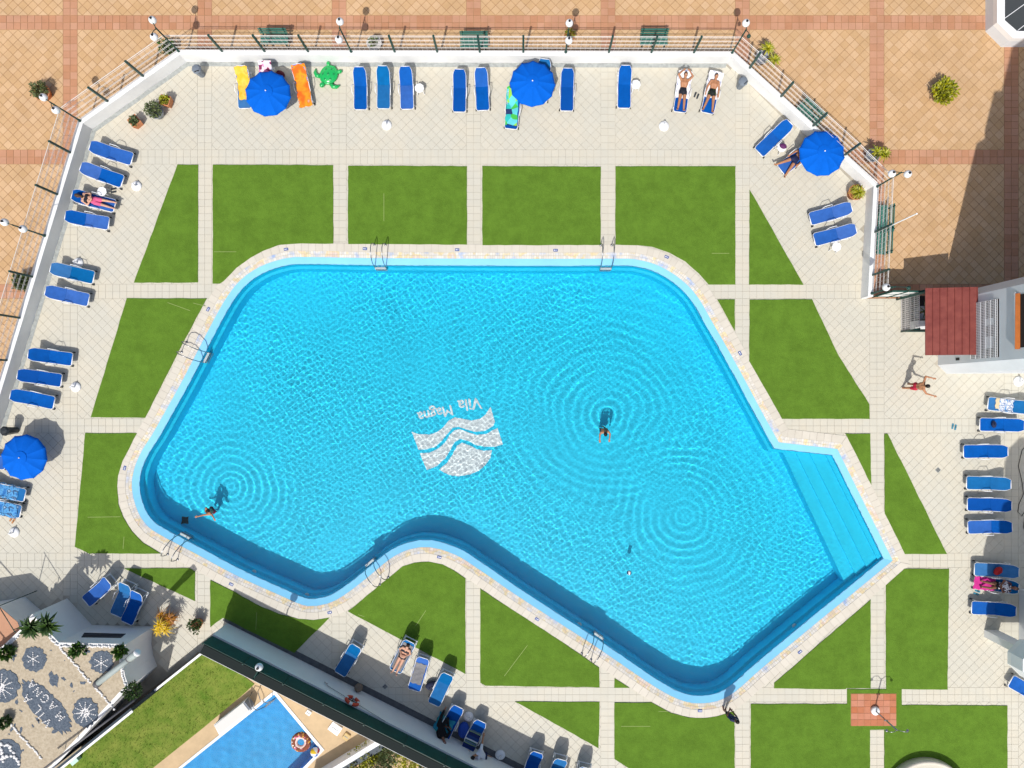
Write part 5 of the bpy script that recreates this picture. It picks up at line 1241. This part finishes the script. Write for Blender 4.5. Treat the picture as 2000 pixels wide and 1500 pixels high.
# ================================================================ PEOPLE
def capsule(mb, p0, r0, p1, r1, n=12):
    p0, p1 = Vector(p0), Vector(p1); d = p1-p0; L = max(d.length, 1e-4); d = d/L; x = d.orthogonal().normalized(); y = d.cross(x); vs = []; rows = []
    for k in range(5): a = -math.pi/2 + math.pi/2*k/4; rows.append((p0 + d*(r0*math.sin(a)), r0*math.cos(a)))
    for k in range(5): a = math.pi/2*k/4; rows.append((p1 + d*(r1*math.sin(a)), r1*math.cos(a)))
    for c, r in rows:
        for k in range(n): a = 2*math.pi*k/n; vs.append(c + (x*math.cos(a) + y*math.sin(a))*max(r, .0005))
    m_ = len(rows); fs = [(i*n+k, i*n+(k+1)%n, (i+1)*n+(k+1)%n, (i+1)*n+k) for i in range(m_-1) for k in range(n)] + [tuple(reversed(range(n))), tuple(range((m_-1)*n, m_*n))]
    mb.add(vs, fs)
def fuse(mb, name, voxel, mat, off):
    me = mb.mesh('tmp', None, False, off); ob = bpy.data.objects.new('tmp', me); C.objects.link(ob)
    md = ob.modifiers.new('r', 'REMESH'); md.mode = 'VOXEL'; md.voxel_size = voxel; sm = ob.modifiers.new('s', 'SMOOTH'); sm.factor = .5; sm.iterations = 2
    bpy.context.view_layer.update(); out = bpy.data.meshes.new_from_object(ob.evaluated_get(bpy.context.evaluated_depsgraph_get()))
    bpy.data.objects.remove(ob); out.name = name; out.materials.clear(); out.materials.append(mat); out.polygons.foreach_set('use_smooth', [True]*len(out.polygons)); return out
skin_tan = M('skin_tan', (.40,.185,.095), .5, var=.06, scale=4); skin_light = M('skin_light', (.56,.31,.21), .5, var=.06, scale=4); skin_brown = M('skin_brown', (.22,.10,.06), .5, var=.06, scale=4)
hair_dark = M('hair_dark', (.012,.009,.008), .6); hair_brown = M('hair_brown', (.07,.035,.018), .6); m_lip = M('lip', (.35,.09,.08), .5); m_eye = M('eye_white', (.7,.7,.7), .3)
def person(label, J, face, skin, hair, clothes=(), longhair=False, group=None, cap=None):
    J = {k: Vector(v) for k, v in J.items()}; face = Vector(face).normalized()
    upv = (J['head']-J['neck']).normalized(); side = upv.cross(face).normalized(); face = side.cross(upv).normalized(); mb = MB(); g = J
    g.setdefault('waist', g['pelvis'].lerp(g['chest'], .45))
    rot = Matrix((side, face, upv)).transposed()
    mb.ball(g['head'], 1, 16, 12, (.078,.098,.118), rot); mb.ball(g['head'] + face*.095 - upv*.015, .016, 8, 6); 
    mb.ball(g['head'] + face*.05 - upv*.075, 1, 10, 8, (.05,.045,.045), rot)
    for s_ in (-1,1): mb.ball(g['head'] + side*s_*.078 - upv*.01, 1, 8, 6, (.012,.022,.032), rot)
    capsule(mb, g['neck'] - upv*.03, .062, g['head'] - upv*.06, .052)
    capsule(mb, g['shL'], .062, g['shR'], .062)
    sd = (g['shL']-g['shR']).normalized(); hd_ = (g['hipL']-g['hipR']).normalized()
    for s_ in (-1,1):
        capsule(mb, g['chest'] + sd*s_*.075, .112, g['waist'] + hd_*s_*.045, .092); capsule(mb, g['waist'] + hd_*s_*.045, .092, g['pelvis'] + hd_*s_*.06, .102)
        capsule(mb, g['chest'] + sd*s_*.075, .10, g['shL' if s_ > 0 else 'shR'] - sd*s_*.03, .066)
    capsule(mb, g['neck'], .065, g['chest'], .11)
    for e in 'LR':
        capsule(mb, g['sh'+e], .058, g['el'+e], .043); capsule(mb, g['el'+e], .043, g['wr'+e], .030)
        capsule(mb, g['hip'+e], .093, g['kn'+e], .060); 
        cm = g['kn'+e].lerp(g['an'+e], .3); capsule(mb, g['kn'+e], .058, cm, .056); capsule(mb, cm, .056, g['an'+e], .037)
        capsule(mb, g['an'+e], .040, g['toe'+e], .028); bk = (g['an'+e]-g['toe'+e]).normalized(); capsule(mb, g['an'+e], .038, g['an'+e] + bk*.035, .034)
        f_ = (g['wr'+e]-g['el'+e]).normalized(); nrm = f_.cross(Vector((0,0,1))); nrm = nrm.normalized() if nrm.length > .1 else Vector((1,0,0)); dn = f_.cross(nrm).normalized()
        if dn.z > 0: dn = -dn
        for k in (-1.0,-.33,.33,1.0): capsule(mb, g['wr'+e] + f_*.01, .020, g['wr'+e] + f_*.085 + nrm*k*.028, .014, 8)
        for k, ln in ((-1,.062),(-.33,.078),(.33,.082),(1,.070)):
            a = g['wr'+e] + f_*.085 + nrm*k*.030; b_ = a + f_*ln*.5 + nrm*k*.006; c_ = b_ + f_*ln*.45 + dn*.018; capsule(mb, a, .010, b_, .0095, 8); capsule(mb, b_, .0095, c_, .008, 8)
        a = g['wr'+e] + f_*.03 + nrm*.03; b_ = a + f_*.03 + nrm*.035; capsule(mb, a, .012, b_, .0105, 8); capsule(mb, b_, .0105, b_ + f_*.03 + nrm*.006 + dn*.008, .009, 8)
    base = Vector((g['pelvis'].x, g['pelvis'].y, min(v.z for v in g.values())-.05)); me = fuse(mb, 'person', .0105, skin, base)
    o = link('person', me, None, base); tag(o, label, 'person', group)
    hm = MB(); hc = g['head'] - face*.016 + upv*.022; hm.ball(hc, 1, 18, 12, (.088,.100,.112), rot)
    if longhair: capsule(hm, hc - face*.05, .075, hc - face*.07 - upv*.2, .06)
    hm2 = MB(); 
    keep = []                                        # open the hair cap in front of the face
    for f in hm.f:
        c_ = sum((hm.v[i] for i in f), Vector())/len(f) - g['head']
        if c_.dot(face) > .035 and c_.dot(upv) < .07: continue
        keep.append(f)
    hm.f = keep
    h_ = link('cap' if cap else 'hair', hm.mesh('hair', cap or hair, True, base), o)
    for s_ in (-1,1):
        MB().ball(g['head'] + face*.088 + side*s_*.032 + upv*.012 - base, .012, 8, 6).build('eye', m_eye, o, True)
    MB().ball(g['head'] + face*.088 - upv*.055 - base, 1, 8, 6, (.026,.010,.008), rot).build('mouth', m_lip, o, True)
    for nme, mt, parts in clothes:
        cm = MB()
        if 'brief' in parts or 'shorts' in parts or 'trousers' in parts:
            capsule(cm, g['hipL'], .108, g['hipR'], .108); capsule(cm, g['pelvis'] + hd_*.05, .116, g['pelvis'].lerp(g['waist'], .55) + hd_*.05, .107); capsule(cm, g['pelvis'] - hd_*.05, .116, g['pelvis'].lerp(g['waist'], .55) - hd_*.05, .107)
            fr = .18 if 'brief' in parts else (.62 if 'shorts' in parts else 1.0)
            for e in 'LR': capsule(cm, g['hip'+e], .108, g['hip'+e].lerp(g['kn'+e], fr), .108 - .03*fr)
            if 'trousers' in parts:
                for e in 'LR': capsule(cm, g['kn'+e], .075, g['kn'+e].lerp(g['an'+e], .9), .055)
        if 'bikini' in parts: 
            capsule(cm, g['hipL'], .102, g['hipR'], .102); capsule(cm, g['chest'] + sd*.09, .119, g['chest'] - sd*.09, .119)
        if 'shirt' in parts:
            for s_ in (-1,1):
                capsule(cm, g['chest'] + sd*s_*.075, .126, g['waist'] + hd_*s_*.045, .108); capsule(cm, g['waist'] + hd_*s_*.045, .108, g['pelvis'] + hd_*s_*.05, .116)
            capsule(cm, g['shL'], .078, g['shR'], .078); capsule(cm, g['neck'] - upv*.03, .07, g['chest'], .12)
            for e in 'LR': capsule(cm, g['sh'+e], .075, g['sh'+e].lerp(g['el'+e], .6), .062)
            if 'sleeves' in parts:
                for e in 'LR': capsule(cm, g['sh'+e], .075, g['el'+e], .06); capsule(cm, g['el'+e], .058, g['el'+e].lerp(g['wr'+e], .85), .045)
        link(nme, fuse(cm, nme, .016, mt, base), o)
    if base.z < -.5:
        for x_ in [o] + list(o.children): x_.cycles.is_caustics_receiver = True
    return o
def lying(key, arms='side', spread=(.14,.14), yoff=0, xoff=0, prone=False, knees=0.0, head=0.0):
    t, an = LOUNGERS[key]; rz = t.rotation_euler.z; cz, sz = math.cos(rz), math.sin(rz); ca = math.cos(an)
    def W(x, y, dz):
        x += xoff
        if x > HX: x = HX + (x-HX)*ca
        y += yoff; return Vector((t.location.x + x*cz - y*sz, t.location.y + x*sz + y*cz, lz(x, an) + dz))
    J = dict(pelvis=W(-.02,0,.115), waist=W(.15,0,.115), chest=W(.34,0,.13), neck=W(.53,0,.13), head=W(.69,head,.145), shL=W(.47,.165,.125), shR=W(.47,-.165,.125), hipL=W(-.06,.085,.11), hipR=W(-.06,-.085,.11),
        knL=W(-.48,.085+(spread[0]-.085)*.5,.11+knees), knR=W(-.48,-.085-(spread[1]-.085)*.5,.11+knees), anL=W(-.86+knees*.5,spread[0],.075), anR=W(-.86+knees*.5,-spread[1],.075))
    for e, s_ in (('L',1),('R',-1)):
        J['toe'+e] = J['an'+e] + (Vector((0,0,.10)) + (W(-.05,s_*.05,0)-W(0,0,0))*.9 if not prone else (W(-.13,0,-.02)-W(0,0,0)))
        if arms == 'up': J['el'+e] = W(.66,s_*.33,.16); J['wr'+e] = W(.84,s_*.17,.15)
        elif arms == 'belly': J['el'+e] = W(.24,s_*.27,.12); J['wr'+e] = W(.10,s_*.10,.25)
        elif arms == 'pillow': J['el'+e] = W(.55,s_*.34,.10); J['wr'+e] = W(.74,s_*.16,.07)
        else: J['el'+e] = W(.22,s_*.27,.11); J['wr'+e] = W(-.02,s_*.29,.10)
    f = Vector((0,0,1)) if not prone else Vector((0,0,-1))
    return J, f
c_black = M('swim_black', (.012,.014,.022), .7); c_green = M('swim_black_green', (.008,.012,.010), .7, col2=(.20,.35,.02), scale=9, lo=.60, hi=.66); c_pink = M('shorts_pink', (.62,.10,.22), .8, var=.15, scale=10); c_red = M('shorts_red', (.50,.02,.05), .8); c_blk = M('clothes_black', (.008,.008,.009), .9); c_white = M('shirt_white', (.72,.74,.80), .9); c_pat = stripes('shirt_pattern', [(.65,.65,.68),(.03,.03,.05),(.5,.5,.55),(.10,.02,.02)], 'C', 16); c_navy = M('swim_navy', (.01,.015,.06), .7); c_cap = M('cap_pale', (.55,.58,.62), .8)
J, f = lying('TA', 'up', (.13,.15)); person('sunbather in black trunks lying with both arms raised on a white towel', J, f, skin_tan, hair_dark, [('swim_trunks', c_black, 'shorts brief')])
J, f = lying('TB', 'side', (.24,.20)); person('bearded sunbather in black and green briefs lying with legs apart', J, f, skin_tan, hair_dark, [('swim_briefs', c_green, 'brief')])
J, f = lying('L3', 'belly', (.12,.16), xoff=-.04, prone=True); person('light-skinned sunbather in pink shorts lying on a blue lounger', J, f, skin_light, hair_brown, [('shorts', c_pink, 'shorts'), ('top', c_black, 'bikini')], True)
J, f = lying('R2', 'side', (.36,.34), xoff=-.18); person('reclining sunbather with legs astride the lounger under a parasol', J, f, skin_tan, hair_dark, [('swim_trunks', c_navy, 'brief')])
J, f = lying('E2', 'belly', (.10,.10), xoff=-.10); person('woman in a dark bikini lying on a grey towel by the white wall', J, f, skin_light, hair_brown, [('bikini', c_black, 'bikini')], True)
J, f = lying('Q8', 'belly', (.12,.14), xoff=.06, knees=.22); person('person in a patterned top reclining on a magenta towel in the shade', J, f, skin_brown, hair_dark, [('patterned_top', c_pat, 'shirt'), ('shorts', c_blk, 'brief')], True)
def F(px, py, z): v = P(px, py); return Vector((v.x, v.y, z))
person('person in red shorts walking with arms spread wide near the white building', dict(pelvis=F(1768,755,.90), chest=F(1770,755,1.24), neck=F(1772,755,1.45), head=F(1773.5,755,1.60), shL=F(1771.5,748,1.38), shR=F(1771.5,762,1.38), elL=F(1774,737,1.42), elR=F(1778,769,1.30), wrL=F(1786,740,1.46), wrR=F(1793,773,1.26), hipL=F(1768,751.4,.87), hipR=F(1768,758.6,.87), knL=F(1775,751,.50), knR=F(1766,758,.48), anL=F(1770,750,.16), anR=F(1762,758,.09), toeL=F(1776,750,.05), toeR=F(1769,758,.035)), (1,0,0), skin_tan, hair_dark, [('shorts', c_red, 'shorts')])
person('person in dark clothes standing at the rounded pool edge looking at the water', dict(pelvis=F(1416.5,1383.5,.86), chest=F(1418,1382,1.18), neck=F(1419.5,1381,1.38), head=F(1420.5,1379.5,1.52), shL=F(1412.5,1380,1.32), shR=F(1424.5,1384,1.32), elL=F(1408,1376,1.06), elR=F(1425,1379,1.04), wrL=F(1412,1370,.98), wrR=F(1418,1371,.98), hipL=F(1413.5,1382.5,.83), hipR=F(1420,1385,.83), knL=F(1413,1382,.46), knR=F(1418,1385,.46), anL=F(1412,1384,.10), anR=F(1416,1387,.10), toeL=F(1411,1379,.05), toeR=F(1417,1382,.05)), (-.1,1,-.2), skin_brown, hair_dark, [('shirt', c_navy, 'shirt'), ('shorts', c_blk, 'shorts')])
def swimmer(label, px, py, hx, skin, arms, clothes):
    dx, dy = hx; fx = .35; person(label, dict(pelvis=F(px-dx*10*fx,py-dy*10*fx,-.75), chest=F(px-dx*5,py-dy*5,-.20), neck=F(px-dx,py-dy,-.03), head=F(px+dx*2,py+dy*2,.10), shL=F(px-dx*2-dy*7,py-dy*2+dx*7,-.09), shR=F(px-dx*2+dy*7,py-dy*2-dx*7,-.09), elL=F(*arms[0],-.08), elR=F(*arms[1],-.10), wrL=F(*arms[2],-.05), wrR=F(*arms[3],-.08), hipL=F(px-dx*10*fx-dy*4,py-dy*10*fx+dx*4,-.78), hipR=F(px-dx*10*fx+dy*4,py-dy*10*fx-dx*4,-.78), knL=F(px-dx*14*fx-dy*5,py-dy*14*fx+dx*5,-1.10), knR=F(px-dx*14*fx+dy*5,py-dy*14*fx-dx*5,-1.06), anL=F(px-dx*22*fx-dy*5,py-dy*22*fx+dx*5,-1.33), anR=F(px-dx*22*fx+dy*5,py-dy*22*fx-dx*5,-1.28), toeL=F(px-dx*26*fx,py-dy*26*fx+3,-1.36), toeR=F(px-dx*26*fx,py-dy*26*fx-3,-1.32)), (dx, -dy, 0), skin, hair_dark, clothes)
swimmer('swimmer with an outstretched arm beside the shaded pool wall', 407, 998, (.8,-.6), skin_tan, [(398,1006),(412,1006),(386,1009),(416,1012)], [('swim_briefs', c_red, 'brief')])
swimmer('swimmer in the open middle of the pool inside ripple rings', 1182, 846, (.1,.99), skin_tan, [(1172,849),(1192,848),(1172,858),(1191,857)], [('swim_briefs', c_navy, 'brief')])
# two people in the shade of the wall
t5, _ = LOUNGERS['E5']; t6, _ = LOUNGERS['E6']
def G(px, py, z): v = P(px, py, z); return Vector((v.x, v.y, z))
person('person in black clothes curled on a turquoise towel by the white wall', dict(pelvis=G(861,1416,.56), chest=G(864,1434,.66), neck=G(866,1445,.74), head=G(868,1451,.84), shL=G(873,1438,.68), shR=G(857,1440,.68), elL=G(879,1430,.56), elR=G(854,1430,.55), wrL=G(873,1422,.50), wrR=G(859,1420,.52), hipL=G(866,1415,.54), hipR=G(857,1416,.54), knL=G(874,1404,.58), knR=G(862,1399,.56), anL=G(876,1419,.46), anR=G(868,1387,.44), toeL=G(881,1424,.44), toeR=G(871,1381,.42)), (.2,.9,.3), skin_brown, hair_dark, [('black_shirt', c_blk, 'shirt sleeves'), ('black_trousers', c_blk, 'trousers')], cap=c_cap)
person('person in a white shirt kneeling beside the striped towel with one arm stretched out', dict(pelvis=G(945,1478,.44), chest=G(938,1470,.78), neck=G(930,1474,.90), head=G(924,1479,.98), shL=G(935,1480,.86), shR=G(940,1462,.84), elL=G(926,1478,.62), elR=G(942,1450,.66), wrL=G(918,1470,.52), wrR=G(944,1439,.56), hipL=G(947,1483,.42), hipR=G(948,1473,.42), knL=G(934,1484,.10), knR=G(937,1472,.10), anL=G(952,1488,.09), anR=G(954,1477,.09), toeL=G(958,1489,.05), toeR=G(960,1479,.05)), (-.8,-.3,-.4), skin_tan, hair_dark, [('white_shirt', c_white, 'shirt'), ('shorts', c_navy, 'shorts')])
